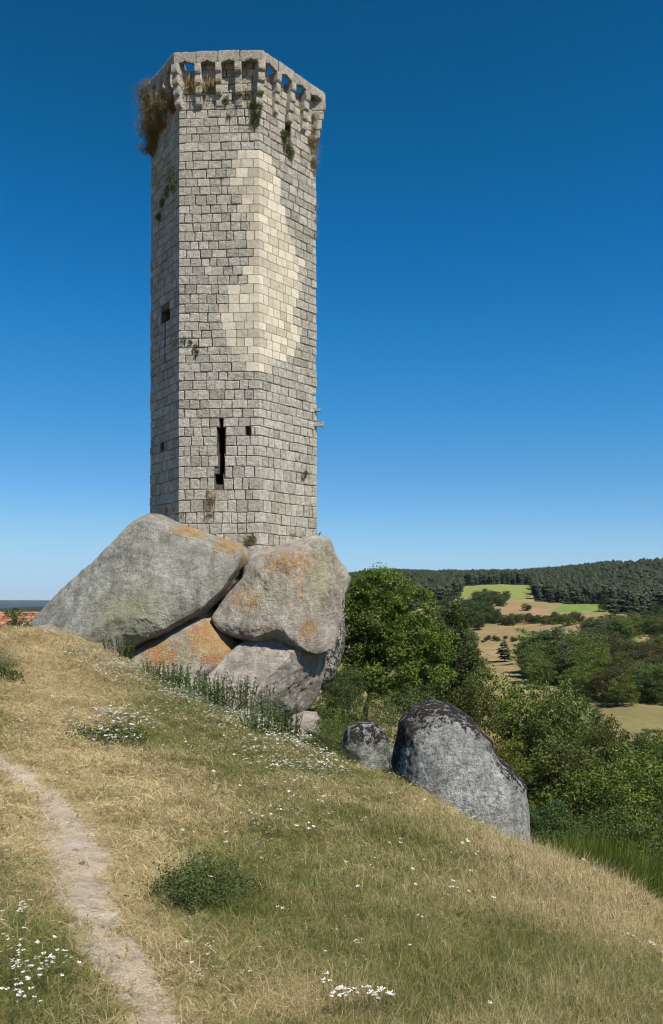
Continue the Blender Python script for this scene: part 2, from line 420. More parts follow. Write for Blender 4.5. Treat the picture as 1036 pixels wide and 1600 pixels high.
# path centre line, half widths (photo measurements turned into ground points)
PATHPX = [(-130, 1120, 20), (-60, 1160, 22), (0, 1192, 22), (45, 1222, 22), (82, 1252, 23), (100, 1285, 33), (120, 1335, 48), (126, 1385, 50), (142, 1430, 44), (165, 1480, 38), (200, 1530, 42), (232, 1580, 50), (262, 1640, 56), (300, 1740, 66)]
_pp = []
for px, py, hw in PATHPX:
    g_ = ground_at(px, py) if py <= 1600 else None
    if g_ is None:
        t = 1.65*F/(py-HZ)*0.98; g_ = np.array([(px-518)/F*t, t, 0])
    _pp.append((g_[0], g_[1], 1.12*hw*g_[1]/F))
_pp = np.array(_pp)
_s = np.concatenate([[0], np.cumsum(np.hypot(*np.diff(_pp[:, :2], axis=0).T))])
_ss = np.linspace(0, _s[-1], 300)
PC = np.stack([np.interp(_ss, _s, _pp[:, k]) for k in range(3)], -1)
for _ in range(6): PC[1:-1] = (PC[:-2]+2*PC[1:-1]+PC[2:])/4
def path_d(x, y):
    x = np.atleast_1d(x); y = np.atleast_1d(y); r = np.empty(len(x))
    for i in range(0, len(x), 20000):
        s = slice(i, i+20000)
        d = np.hypot(x[s, None]-PC[None, :, 0], y[s, None]-PC[None, :, 1])-PC[None, :, 2]
        r[s] = d.min(1)
    return r

def gauss(px, py, cx, cy, rx, ry): return np.exp(-(((px-cx)/rx)**2+((py-cy)/ry)**2))
def dryness(x, y):
    z = H(x, y); px, py = proj(np.stack([x, y, z], -1))
    d = 0.42+0.42*fb2(x, y, 0.6, 4, 21)+0.34*fb2(x, y, 2.8, 3, 22)
    for cx, cy, rx, ry, a in [(55, 1015, 60, 30, .6), (75, 1080, 45, 50, .6), (110, 1140, 45, 35, .6), (160, 1195, 60, 35, .55), (235, 1245, 50, 30, .4), (80, 1020, 130, 60, .5), (90, 1110, 100, 80, .75), (200, 1200, 110, 50, .3), (300, 1290, 110, 45, .45), (210, 1370, 70, 80, .45),
                              (20, 1270, 110, 60, .4), (250, 1500, 60, 110, .35), (440, 1590, 130, 45, .38), (880, 1380, 170, 60, .45), (700, 1270, 130, 40, .25), (980, 1440, 130, 60, .3),
                              (60, 1520, 140, 120, -.30), (190, 1155, 75, 35, -.45), (330, 1080, 160, 45, -.28), (330, 1400, 110, 80, -.35), (620, 1400, 260, 130, -.10),
                              (0, 1045, 45, 30, -.5), (640, 1560, 120, 60, -.08), (820, 1540, 260, 80, -.12), (520, 1180, 110, 40, -.2)]:
        d = d+a*gauss(px, py, cx, cy, rx, ry)
    hol = smooth(-3.9, -4.6, z-EYE)*smooth(15, 18, y); d = d-0.9*hol
    return np.clip(d+0.4*np.exp(-np.clip(path_d(x, y), 0, 9)/0.35), 0, 1)

def make_ground():
    az = np.concatenate([np.linspace(-180, -34, 60)[:-1], np.linspace(-34, 34, 620), np.linspace(34, 180, 60)[1:-1]])
    az = np.radians(az)
    r = np.concatenate([np.geomspace(0.6, 40, 330), np.geomspace(40, 2600, 330)[1:], np.geomspace(2600, 21000, 60)[1:]])
    A, R = np.meshgrid(az, r)
    x = (R*np.sin(A)).ravel(); y = (R*np.cos(A)).ravel()
    z = H(x, y); rr = R.ravel()
    nr, na = R.shape
    px, py = proj(np.stack([x, y, z], -1))
    dr = dryness(x, y)
    near = np.stack([np.interp(dr, [0, .4, .7, 1], [a, b_, c_, d_]) for a, b_, c_, d_ in zip((0.035, 0.045, 0.013), (0.075, 0.07, 0.025), (0.19, 0.15, 0.07), (0.44, 0.345, 0.21))], -1)
    # valley fields
    nz = fb2(x, y, 0.02, 3, 31)+0.5*np.sin((x*0.8+y*0.25+6*fb2(x, y, 0.02, 2, 35))*0.55)*smooth(-0.2, 0.4, fb2(x, y, 0.006, 2, 36))
    nz = nz+0.7*fb2(x, y, 0.12, 3, 38); straw = np.stack([0.255+0.075*nz, 0.19+0.058*nz, 0.094+0.03*nz], -1)
    far = straw.copy(); gp = smooth(0.05, 0.45, fb2(x, y, 0.012, 3, 37))[:, None]*0.5; far = far*(1-gp)+np.array([0.17, 0.155, 0.06])*gp
    jx = px+4*fb2(x, y, 0.03, 2, 41); jy = py+1.5*fb2(x, y, 0.03, 2, 42)
    def paint(poly, col, k=1.0):
        m_ = poly_in(jx, jy, poly) & (y > 60)
        far[m_] = far[m_]*(1-k)+np.array(col)*k
    paint([(640, 925), (735, 925), (760, 944), (650, 953)], (0.27, 0.22, 0.10))
    paint([(708, 931), (722, 917), (770, 913), (834, 912), (832, 925), (828, 938), (745, 936), (716, 935)], (0.20, 0.22, 0.065))
    paint([(864, 957), (882, 941), (900, 938), (975, 936), (962, 956)], (0.15, 0.21, 0.05))
    paint([(725, 962), (860, 962), (850, 950), (760, 943), (735, 950)], (0.28, 0.19, 0.10))
    paint([(640, 960), (672, 962), (678, 975), (650, 980)], (0.09, 0.14, 0.04))
    paint([(930, 1003), (950, 990), (1000, 988), (990, 1001)], (0.11, 0.16, 0.045))
    paint([(845, 1000), (870, 990), (850, 985), (800, 990)], (0.16, 0.17, 0.06), 0.6)
    # forest floor and rough ground under trees
    fl = forest_front(px)
    wood = (y > fl) & (y < 2600) & (y > 300)
    paint([(860, 1100), (925, 1075), (1060, 1075), (1060, 1215), (900, 1215)], (0.175, 0.155, 0.062), 0.75)
    far[wood] = (0.035, 0.04, 0.02)
    rough = (y > 24) & (y < 95)
    far[rough] = (0.07, 0.075, 0.03)
    k = smooth(1700, 2600, rr)[:, None]
    upl = np.stack([0.035+0.04*(fb2(x, y, 1/500., 2, 50) > 0.25), 0.052+0.03*(fb2(x, y, 1/500., 2, 50) > 0.25), 0.055+0*x], -1)  # bluish base colour carries part of the distance haze on the far hills
    far = far*(1-k)+upl*k
    t = smooth(30, 46, rr+4*nz)[:, None]
    col = near*(1-t)+far*t
    V = np.stack([x, y, z], -1)
    ii = np.arange(nr-1)[:, None]*na; jj = np.arange(na)[None]; jn = (jj+1) % na
    Q = np.stack([ii+jj, ii+jn, ii+na+jn, ii+na+jj], -1).reshape(-1, 4)[:, ::-1]
    c0 = len(V); V = np.concatenate([V, [[0, 0, h1(0, 0.001)]]]); col = np.concatenate([col, col[:1]])
    T3 = np.stack([np.arange(na), (np.arange(na)+1) % na, np.full(na, c0)], -1)
    me = mesh_np('ground', V, [Q, T3], M_GROUND, {'Col': ('COLOR', col)}, True)
    return link('ground', me, kind='structure', label='grassy hillside falling away to valley fields and distant hills', category='ground')

def forest_front(px):
    xs = [-900, -10, 0, 90, 520, 545, 650, 655, 700, 722, 724, 830, 834, 960, 968, 1036, 1500]
    ys = [430, 430, 430, 430, 600, 640, 640, 660, 740, 800, 1000, 980, 700, 650, 540, 470, 400]
    return np.interp(px, xs, ys)
ground = make_ground()

# ---------------------------------------------------------------- path
def make_path():
    n_ = len(PC); m_ = 61
    d = np.gradient(PC[:, :2], axis=0); d /= np.linalg.norm(d, axis=1)[:, None]; nrm = np.stack([-d[:, 1], d[:, 0]], -1)
    n2 = 1100; s = np.linspace(0, n_-1, n2)
    C = np.stack([np.interp(s, np.arange(n_), PC[:, k]) for k in range(3)], -1)
    Nn = np.stack([np.interp(s, np.arange(n_), nrm[:, k]) for k in range(2)], -1)
    u = np.linspace(-1.8, 1.8, m_)
    x = (C[:, None, 0]+Nn[:, None, 0]*u*C[:, None, 2]).ravel(); y = (C[:, None, 1]+Nn[:, None, 1]*u*C[:, None, 2]).ravel()
    U = np.tile(u, n2)
    edge = 1.0+0.80*fb2(x, y, 6, 4, 61)+0.40*fb2(x, y, 1.6, 2, 66)
    prof = smooth(edge+0.06, edge-0.16, np.abs(U))
    z = H(x, y)-0.03+prof*0.042+prof*(0.012*fb2(x, y, 5, 4, 62)+0.010*fb2(x, y, 16, 4, 63))
    V = np.stack([x, y, z], -1)
    i = np.arange(n2-1)[:, None]*m_; j = np.arange(m_-1)[None]
    Q = np.stack([i+j, i+j+1, i+m_+j+1, i+m_+j], -1).reshape(-1, 4)[:, ::-1]
    link('dirt_path', mesh_np('dirt_path', V, Q, M_PATH, None, True), kind='structure', label='narrow sandy footpath worn into the dry grass', category='path')
make_path()

# ---------------------------------------------------------------- boulders
def boulder(name, outline, Yc, Tf, Tb, mat, seed, a=0.75, ctr=None, pole=(0, 0), amp=0.10, nscale=0.5, orange=(), green=(), black=None, cuts=(), tilt=(0, 0), res=(220, 120), **props):
    """closed rounded rock with the given silhouette at depth Yc; tilt leans the silhouette plane (metres of depth per metre x, z)"""
    o = np.array(outline, float)
    c = np.array(ctr if ctr else o.mean(0), float)
    K = 720; th = np.linspace(-np.pi, np.pi, K, endpoint=False)
    dirs = np.stack([np.cos(th), np.sin(th)], -1); R = np.zeros(K)
    q = o-c
    for i in range(len(q)):
        p0 = q[i]; p1 = q[(i+1) % len(q)]; e = p1-p0
        den = dirs[:, 0]*e[1]-dirs[:, 1]*e[0]
        t = (p0[0]*e[1]-p0[1]*e[0])/np.where(np.abs(den) < 1e-9, 1e-9, den)
        s = (p0[0]*dirs[:, 1]-p0[1]*dirs[:, 0])/np.where(np.abs(den) < 1e-9, 1e-9, den)
        ok = (t > 0) & (s >= -1e-6) & (s <= 1+1e-6); R = np.where(ok, np.maximum(R, t), R)
    ker = np.hanning(15); ker /= ker.sum()
    R = np.convolve(np.concatenate([R[-20:], R, R[:20]]), ker, 'same')[20:-20]
    nt_, nl = res
    T = np.linspace(-np.pi, np.pi, nt_, endpoint=False); Rt = np.interp(T, np.append(th, np.pi), np.append(R, R[0]))
    L = np.linspace(-np.pi/2, np.pi/2, nl)
    TT, LL = np.meshgrid(T, L)
    cr = np.cos(LL).clip(0)**a; dp = np.sign(np.sin(LL))*np.abs(np.sin(LL))**a
    pxv = c[0]+pole[0]*np.clip(-dp, 0, 1)*(1-cr)+Rt[None]*cr*np.cos(TT); pyv = c[1]+pole[1]*np.clip(-dp, 0, 1)*(1-cr)+Rt[None]*cr*np.sin(TT)
    X = (pxv-518)*Yc/F; Z = EYE-(pyv-HZ)*Yc/F
    cx = (c[0]-518)*Yc/F; cz = EYE-(c[1]-HZ)*Yc/F
    Y = Yc+np.where(dp < 0, dp*Tf, dp*Tb)
    k = 1+tilt[0]*(X-cx)/Yc+tilt[1]*(Z-cz)/Yc          # lean along the sight lines keeps the outline
    X, Y, Z = X*k, Y*k, EYE+(Z-EYE)*k
    V = np.stack([X.ravel(), Y.ravel(), Z.ravel()], -1)
    C0 = np.array([cx, Yc, cz])
    for (nx, ny, nz, dd) in cuts:
        nn = np.array([nx, ny, nz], float); nn /= np.linalg.norm(nn)
        e = (V-C0)@nn-dd; V = V-np.where(e > 0, e*0.82, 0)[:, None]*nn
    dirn = V-C0; dirn /= np.linalg.norm(dirn, axis=1)[:, None]+1e-9
    w = np.ones(len(V))
    nz_ = fbm(V*nscale, 4, seed)*amp + fbm(V*nscale*5, 4, seed+9)*amp*0.35 + fbm(V*nscale*18, 3, seed+19)*amp*0.14
    V = V+dirn*nz_[:, None]
    i = np.arange(nl-1)[:, None]*nt_; j = np.arange(nt_)[None]; jn = (j+1) % nt_
    Q = np.stack([i+j, i+jn, i+nt_+jn, i+nt_+j], -1).reshape(-1, 4)
    px, py = proj(V)
    def patch(L_):
        r = np.zeros(len(V))
        for (x, y, rx, ry, a_) in L_: r = np.maximum(r, a_*gauss(px, py, x, y, rx, ry))
        return r
    bl = np.zeros(len(V))-0.8
    if black is not None: bl = black(V, px, py)
    me = mesh_np(name, V, Q, mat, {'orange': ('FLOAT', patch(orange)), 'green': ('FLOAT', patch(green)), 'black': ('FLOAT', bl)}, True)
    return link(name, me, **props)

boulder('boulder', [(40, 1000), (62, 962), (110, 920), (150, 885), (188, 850), (222, 815), (250, 803), (275, 812), (300, 826), (345, 840), (382, 852), (396, 868), (392, 888), (372, 918), (345, 945), (318, 965), (285, 985), (245, 1003), (215, 1015), (180, 1060), (110, 1075), (50, 1040)],
        31.6, 3.4, 3.2, M_ROCK, 11, a=0.66, ctr=(225, 930), pole=(10, -5), amp=0.20, nscale=0.45, tilt=(0.10, 0.35),
        orange=((300, 830, 45, 16, .9), (360, 850, 35, 22, .9), (330, 900, 55, 40, .35), (385, 880, 14, 30, .8), (250, 810, 25, 6, .6)),
        green=((205, 960, 70, 50, .8), (230, 900, 50, 60, .35)), res=(300, 170),
        cuts=((-0.45, -0.85, 0.35, 2.2), (0.25, -0.9, 0.25, 2.5), (0.1, -0.9, -0.4, 3.0)),
        label='huge grey boulder sloping down to the left under the tower', category='boulder', group='boulders under the tower')
boulder('boulder', [(334, 968), (352, 940), (380, 905), (392, 872), (410, 858), (450, 850), (490, 838), (515, 845), (520, 860), (535, 882), (548, 905), (538, 940), (528, 985), (520, 1012), (498, 1020), (465, 1014), (430, 1003), (398, 1006), (370, 996), (345, 985)],
        31.4, 2.7, 3.0, M_ROCKP, 23, a=0.66, ctr=(448, 935), amp=0.18, nscale=0.6, tilt=(-0.02, 0.3),
        orange=((385, 940, 35, 30, .75), (450, 880, 60, 30, .8), (482, 980, 22, 30, .8), (410, 985, 30, 20, .4), (470, 920, 10, 50, .7), (512, 900, 20, 40, .3)),
        green=((420, 930, 40, 40, .6), (500, 900, 30, 60, .9), (380, 900, 20, 30, .4)), cuts=((0.75, -0.65, 0.1, 1.75), (-0.4, -0.85, 0.3, 2.1)),
        black=lambda V, px, py: -0.6+0.75*np.clip(gauss(px, py, 540, 950, 14, 60)+gauss(px, py, 515, 925, 8, 22)*0.8, 0, 1), res=(260, 150),
        label='orange stained upper boulder carrying the right side of the tower', category='boulder', group='boulders under the tower')
boulder('boulder', [(200, 1030), (228, 1000), (290, 968), (330, 948), (356, 970), (388, 1006), (382, 1035), (352, 1052), (340, 1100), (280, 1110), (215, 1090), (190, 1060)],
        31.3, 2.5, 3.0, M_ROCKP, 31, a=0.6, ctr=(285, 1040), amp=0.10, nscale=0.6, tilt=(0, 0.3),
        orange=((335, 1000, 50, 40, 1.25), (250, 1020, 30, 30, 1.1), (350, 1025, 35, 25, 1.2)), green=((290, 1030, 30, 30, .7), (220, 1030, 30, 20, .5)),
        label='low boulder with bright orange lichen wedged beneath the big grey one', category='boulder', group='boulders under the tower')
boulder('boulder', [(328, 1055), (360, 1018), (385, 998), (430, 990), (480, 998), (508, 1018), (508, 1045), (497, 1085), (482, 1112), (460, 1120), (430, 1125), (400, 1130), (350, 1125), (318, 1085)],
        30.6, 2.3, 3.0, M_ROCKP, 41, a=0.55, ctr=(425, 1050), amp=0.14, nscale=0.8, tilt=(0.25, 0.3), cuts=((0.8, -0.5, -0.35, 1.2), (-0.1, -0.75, 0.6, 1.75)),
        orange=((330, 1040, 20, 20, .3),),
        label='bare pinkish lower boulder with a dark split face on its right', category='boulder', group='boulders under the tower')
boulder('boulder', [(505, 985), (525, 965), (538, 960), (540, 990), (534, 1020), (522, 1060), (500, 1080), (496, 1020)],
        33.6, 1.2, 2.0, M_ROCKB, 47, a=0.7, amp=0.14, nscale=0.8, tilt=(0, 0.2), black=lambda V, px, py: 0.10+0*px,
        label='narrow dark boulder wedged low behind the tower rocks beside the big tree', category='boulder', group='boulders under the tower')
boulder('rock', [(447, 1132), (455, 1120), (475, 1112), (495, 1113), (502, 1128), (500, 1145), (470, 1150), (448, 1146)], 25, 0.6, 0.8, M_ROCKP, 51, amp=0.06, nscale=1.2, green=(), res=(100, 60),
        label='small pale rock lying below the dark split boulder', category='rock')
g_ = P(518, 1300, 13.0)
boulder('boulder', [(616, 1200), (628, 1130), (650, 1108), (678, 1100), (705, 1104), (735, 1122), (760, 1150), (780, 1185), (795, 1192), (815, 1215), (821, 1260), (822, 1310), (812, 1345), (740, 1335), (680, 1290), (640, 1250)],
        14.6, 1.15, 1.5, M_ROCKB, 61, a=0.72, ctr=(715, 1225), pole=(-5, 5), amp=0.07, nscale=0.9, tilt=(-0.06, 0.15),
        black=lambda V, px, py: 0.22-0.42*smooth(0, 1, (py-np.interp(px, [612, 630, 650, 700, 750, 790, 822], [1195, 1130, 1106, 1098, 1132, 1188, 1222]))/np.interp(px, [615, 650, 700, 760, 822], [100, 90, 62, 48, 45]))+0.10*gauss(px, py, 770, 1215, 34, 22)+0.10*gauss(px, py, 650, 1190, 30, 40), res=(320, 180),
        label='large rounded boulder capped with black lichen on the grassy slope', category='boulder')
boulder('boulder', [(534, 1165), (542, 1139), (558, 1129), (582, 1129), (602, 1143), (613, 1170), (610, 1200), (590, 1225), (560, 1220), (545, 1190)],
        17.5, 0.5, 0.6, M_ROCKB, 71, a=0.75, amp=0.05, nscale=1.4, black=lambda V, px, py: 0.16-0.40*smooth(1155, 1180, py), res=(160, 90),
        label='small dark capped boulder half hidden by bushes left of the large one', category='boulder')
boulder('rock', [(62, 978), (80, 975), (100, 992), (92, 1004), (66, 1000)], 28.2, 0.3, 0.3, M_ROCKP, 81, amp=0.03, nscale=2, res=(60, 36),
        label='pale chipped rock at the left foot of the huge grey boulder', category='rock')

# ---------------------------------------------------------------- the tower
def xy(px, Y): return np.array([(px-518)*Y/F, Y])
cL, cFL, cFR, cR = xy(236, 34.65), xy(280.5, 32.6), xy(405, 32.42), xy(493.5, 34.85)
CT = (cL+cR)/2
CORN = [cL, cFL, cFR, cR, 2*CT-cFL, 2*CT-cFR]     # clockwise seen from above is left, front, right, ...
KZ = 32.45/F
def zpy(py): return EYE+(HZ-py)*KZ
ZTOP = zpy(85.5); ZSLAB = zpy(103); ZCORB = zpy(166)
def scl(z): return 1.0+0.012*(ZCORB-z)/18.0
def corner(k, z, off=0.0):
    """corner k at height z pushed out so the faces move by off"""
    p = CT+(CORN[k % 6]-CT)*scl(z)
    if off:
        a = CORN[(k-1) % 6]; b_ = CORN[k % 6]; c_ = CORN[(k+1) % 6]
        n1 = fnorm((k-1) % 6); n2 = fnorm(k % 6); bis = n1+n2; bis /= np.linalg.norm(bis)
        p = p+bis*off/(bis@n1)
    return p
def fnorm(i):
    d = CORN[(i+1) % 6]-CORN[i]; d = d/np.linalg.norm(d)
    n_ = np.array([d[1], -d[0]])
    if n_@((CORN[i]+CORN[(i+1) % 6])/2-CT) < 0: n_ = -n_
    return n_
def flen(i): return float(np.linalg.norm(CORN[(i+1) % 6]-CORN[i]))
NRM = [fnorm(i) for i in range(6)]
def WP(i, s, z, off=0.0):
    """point on face i, s metres from corner i, height z"""
    a = CT+(CORN[i]-CT)*scl(z); b_ = CT+(CORN[(i+1) % 6]-CT)*scl(z)
    L = flen(i); p = a+(b_-a)*(s/L)+NRM[i]*off
    return np.array([p[0], p[1], z])
def s_at(i, px):
    a = CORN[i]; b_ = CORN[(i+1) % 6]; k = (px-518)/F; d = b_-a
    t = (k*a[1]-a[0])/(d[0]-k*d[1]); return t*flen(i)
def z_at(i, px, py):
    t = s_at(i, px)/flen(i); a = CORN[i]; b_ = CORN[(i+1) % 6]; Y = a[1]+(b_[1]-a[1])*t
    return EYE+(HZ-py)*Y/F

# openings: (face, px0, px1, py0, py1, deep)
HOLES = [(1, 343.5, 348, 652, 668, 1), (1, 339.5, 351.5, 668, 690, 1), (1, 340.5, 351.5, 690, 708, 1), (1, 342, 350.5, 708, 740, 1), (1, 336, 348.5, 740, 757, 1),
         (1, 384, 391, 666, 680, 0),
         (2, 446.5, 454.5, 192, 211, 1), (2, 518-65, 518-57, 1, 2, 0),
         (0, 252, 265, 484, 502, 1), (0, 251, 256, 693, 702, 0), (0, 257.5, 258.6, 505, 566, 0)]
HOLES = [h_ for h_ in HOLES if h_[3] > 10]
HL = []
for (i, a, b_, c_, d_, deep) in HOLES:
    pm = (a+b_)/2
    HL.append((i, s_at(i, a), s_at(i, b_), z_at(i, pm, d_), z_at(i, pm, c_), deep))

PALE_L = [(232, 373), (250, 370), (262, 366), (280, 372), (300, 371), (322, 381), (350, 386), (380, 385), (400, 388), (425, 389), (440, 385), (455, 362), (468, 350), (480, 344), (492, 350), (505, 356), (530, 356), (545, 368), (560, 372), (575, 384)]
PALE_R = [(232, 412), (250, 425), (275, 432), (300, 434), (330, 443), (350, 452), (370, 455), (395, 463), (410, 474), (430, 470), (455, 466), (470, 462), (500, 464), (520, 470), (535, 470), (550, 455), (565, 440), (575, 432)]
def is_pale(px, py):
    if not (233 < py < 577): return False
    l = np.interp(py, *zip(*PALE_L)); r = np.interp(py, *zip(*PALE_R))
    return l-3 < px < r

TOWER = empty('stone_tower', (float(CT[0]), float(CT[1]), 0), label='tall six-sided medieval stone tower standing on huge granite boulders', category='tower')
TO = np.array([CT[0], CT[1], 0.0])

# a block is a grid of columns (points along the wall, maybe round a corner) by 4 rows
def block(cols, z0, z1, bev, depth, proud, jit, rng):
    """cols: list of (face, s, edge?, extra_offset) ; returns V, F4"""
    zs = [z0, z0+bev, z1-bev, z1]; m_ = len(cols)
    V = []
    jx = rng.uniform(-jit, jit, (m_, 4)); jz = rng.uniform(-jit, jit, (m_, 4))*0.7; jo = rng.uniform(-jit, jit, (m_, 4))*0.9
    if any(isinstance(c_[0], tuple) for c_ in cols): jo *= 0.3
    for q in (jx, jz, jo):          # bevel rows and columns move with their edge, so no face folds over
        q[1] = q[0]; q[-2] = q[-1]; q[:, 1] = q[:, 0]; q[:, 2] = q[:, 3]
    for a, (i, s, e, ex) in enumerate(cols):
        for r_, z in enumerate(zs):
            rim = e or r_ in (0, 3)
            off = proud+(-bev*0.85 if rim else 0)+jo[a, r_]*0.45+ex
            if (e and r_ in (0, 3)): off -= bev*0.3
            if isinstance(i, tuple):
                p = corner(i[0], z, off-jo[a, r_]*0.3); V.append([p[0], p[1], z+jz[a, r_]])
            else: V.append(WP(i, s+jx[a, r_], z+jz[a, r_], off))
    V = np.array(V); V[:, 2] += 0.032*fbm(V*[0.8, 0.8, 1.1], 2, 321)+(0.012*fbm(V*[2.2, 2.2, 2.2], 2, 322) if jit > 0.004 else 0); Q = []
    for a in range(m_-1):
        for r_ in range(3): Q.append((a*4+r_, (a+1)*4+r_, (a+1)*4+r_+1, a*4+r_+1))
    ring = [a*4 for a in range(m_)]+[(m_-1)*4+r_ for r_ in (1, 2, 3)]+[a*4+3 for a in range(m_-2, -1, -1)]+[2, 1]
    B = []
    for idx in ring:
        a = idx//4; i, s, e, ex = cols[a]
        if isinstance(i, tuple): nn = NRM[(i[0]-1) % 6]+NRM[i[0] % 6]; nn = nn/np.linalg.norm(nn)
        else: nn = NRM[i]
        B.append(V[idx]-np.array([nn[0], nn[1], 0])*(depth+proud))
    nb = len(V); V = np.concatenate([V, np.array(B)]); k_ = len(ring)
    for q in range(k_):
        q2 = (q+1) % k_; Q.append((ring[q2], ring[q], nb+q, nb+q2))
    return V, np.array(Q)

def straight(i, s0, s1, bev):
    if s1-s0 > 0.36: return [(i, s0, True, 0), (i, s0+bev, False, 0), ((i), (s0+s1)/2, False, 0), (i, s1-bev, False, 0), (i, s1, True, 0)]
    return [(i, s0, True, 0), (i, s0+bev, False, 0), (i, s1-bev, False, 0), (i, s1, True, 0)]

courses = []
z = zpy(888)
while True:
    py = HZ-(z-EYE)/KZ
    h_ = np.interp(py, [90, 150, 230, 330, 480, 575, 650, 690, 780, 880], [12.6, 12.8, 13.0, 14.6, 14.2, 13.2, 14.2, 15.5, 18, 17])*KZ
    h_ *= RNG.uniform(0.9, 1.1)
    if z+h_ > ZSLAB+0.30: h_ = ZSLAB+0.44-z
    courses.append((z, z+h_)); z += h_
    if z > ZSLAB+0.4: break
Zwall = courses[-1][1]

blocks = []      # (area_px, kind, V, Q, tint, orange)
rs = np.random.default_rng(5)
def emit(cols, z0, z1, thin_top):
    mid = cols[len(cols)//2]
    if isinstance(mid[0], tuple): c2 = corner(mid[0][0], (z0+z1)/2); c = np.array([c2[0], c2[1], (z0+z1)/2]); back = mid[0][0] >= 4 or False
    else: c = WP(mid[0], mid[1], (z0+z1)/2); back = mid[0] >= 3
    px, py = proj(c); px = float(px); py = float(py)
    pale = (not back) and is_pale(px, py)
    # stagger the wall top: broken bay at the left of the front
    if py < 166 and not back and z1 > ZSLAB-0.05 and 284 < px < 312: return
    if (not back) and z0 > ZSLAB-0.16 and (px < 277 or px > 418): return
    bev = 0.005 if pale else rs.uniform(0.014, 0.030)
    gap = 0.010 if pale else rs.uniform(0.007, 0.016)
    jit = 0.0015 if pale else rs.uniform(0.007, 0.019)
    cl = []
    for k, (i, s, e, ex) in enumerate(cols):
        cl.append((i, s, e, ex))
    # pull the ends in by the joint and set bevel columns
    i0, s0, e0, x0 = cl[0]; i1, s1, e1, x1 = cl[-1]
    L = cl[1:-1]
    cl = [(i0, s0+gap, True, x0), (i0, s0+gap+bev, False, x0)]+L+[(i1, s1-gap-bev, False, x1), (i1, s1-gap, True, x1)]
    depth = 0.45 if thin_top else (0.08 if pale else 0.12)
    proud = 0.0 if pale else rs.uniform(-0.008, 0.018)
    gz = 0.008 if pale else gap*0.75
    V, Q = block(cl, z0+gz, z1-gz, bev, depth, proud, jit, rs)
    a, b_ = proj(V); area = (a.max()-a.min())*(b_.max()-b_.min())
    facing = 0 if back else 1
    t = rs.uniform(0.0, 1.0)**0.8 if pale else np.clip(rs.normal(0.52, 0.27)+(0.12 if py > 580 else 0), 0, 1)
    if rs.random() < 0.04 and not pale: t = min(1, t+0.4)
    og = 0.0
    if py < 215: og = 0.45*(1 if rs.random() < 0.5 else 0)
    if py > 760: og = 0.35
    if rs.random() < 0.02: og = 0.6
    visible = facing and py < 862
    blocks.append((area if visible else 0, 'repair_stone' if pale else 'stone_block', V, Q, t, og))

for ci, (z0, z1) in enumerate(courses):
    zm = (z0+z1)/2; pym = HZ-(zm-EYE)/KZ
    thin = z0 > ZSLAB-0.75
    arms = {}
    for k in range(6):
        a_ = rs.uniform(0.18, 0.26); b2 = rs.uniform(0.36, 0.52)
        if (ci+k) % 2: a_, b2 = b2, a_
        arms[k] = (a_, b2)       # reach back on face k-1, forward on face k
    for k in range(6):
        a_, b2 = arms[k]; i0 = (k-1) % 6; L0 = flen(i0)
        # rounded right-hand arris low down
        ex = 0.0
        if k == 2: ex = -0.006*smooth(560, 660, pym)-0.002
        mids = []
        if a_ > 0.33: mids.append((i0, L0-0.17, False, ex*0.2))
        mids.append(((k,), 0, False, ex))
        if b2 > 0.33: mids.append((k, 0.17, False, ex*0.2))
        emit([(i0, L0-a_, True, 0)]+mids+[(k, b2, True, 0)], z0, z1, thin)
    for i in range(6):
        s = arms[i][1]; e = flen(i)-arms[(i+1) % 6][0]
        cuts = sorted([(max(s, h_[1]-0.02), min(e, h_[2]+0.02)) for h_ in HL if h_[0] == i and h_[3] < zm+ (0.12 if h_[5] else 0.07) and h_[4] > zm-(0.12 if h_[5] else 0.07) and (h_[2]-h_[1]) > 0.05])
        segs = []; cur = s
        for (a, b_) in cuts:
            if a < cur+0.02: cur = max(cur, b_); continue
            segs.append((cur, a)); cur = b_
        segs.append((cur, e))
        for (a, b_) in segs:
            L = b_-a
            if L < 0.07: continue
            n_ = max(1, int(round(L/rs.uniform(0.34, 0.47))))
            w = rs.uniform(0.7, 1.35, n_); w = np.concatenate([[0], np.cumsum(w)])/w.sum()*L+a
            for q in range(n_):
                m0 = [(i, (w[q]+w[q+1])/2, False, 0)]
                if w[q+1]-w[q] > 0.14: emit([(i, w[q], True, 0)]+m0+[(i, w[q+1], True, 0)], z0, z1, thin)
                else: emit([(i, w[q], True, 0), (i, w[q]+0.5*(w[q+1]-w[q]), False, 0), (i, w[q+1], True, 0)], z0, z1, thin)

for kind, mat in (('stone_block', M_STONE), ('repair_stone', M_PALE)):
    L = sorted([b_ for b_ in blocks if b_[1] == kind], key=lambda b_: -b_[0])
    lim = 298
    for (ar, kd, V, Q, t, og) in L[:lim]:
        o_c = V.mean(0)
        me = mesh_np(kind, V-o_c, Q, mat, {'tint': ('FLOAT', np.full(len(V), t)), 'orange': ('FLOAT', np.full(len(V), og))})
        o = link(kind, me, TOWER); o.location = Vector(o_c-TO)
    rest = L[lim:]
    if rest:
        Vs = []; Qs = []; ts = []; os_ = []; n0 = 0
        for (ar, kd, V, Q, t, og) in rest:
            Vs.append(V-TO); Qs.append(Q+n0); n0 += len(V); ts.append(np.full(len(V), t)); os_.append(np.full(len(V), og))
        me = mesh_np('masonry', np.concatenate(Vs), np.concatenate(Qs), mat, {'tint': ('FLOAT', np.concatenate(ts)), 'orange': ('FLOAT', np.concatenate(os_))})
        link('stonework', me, TOWER, kind='stuff')

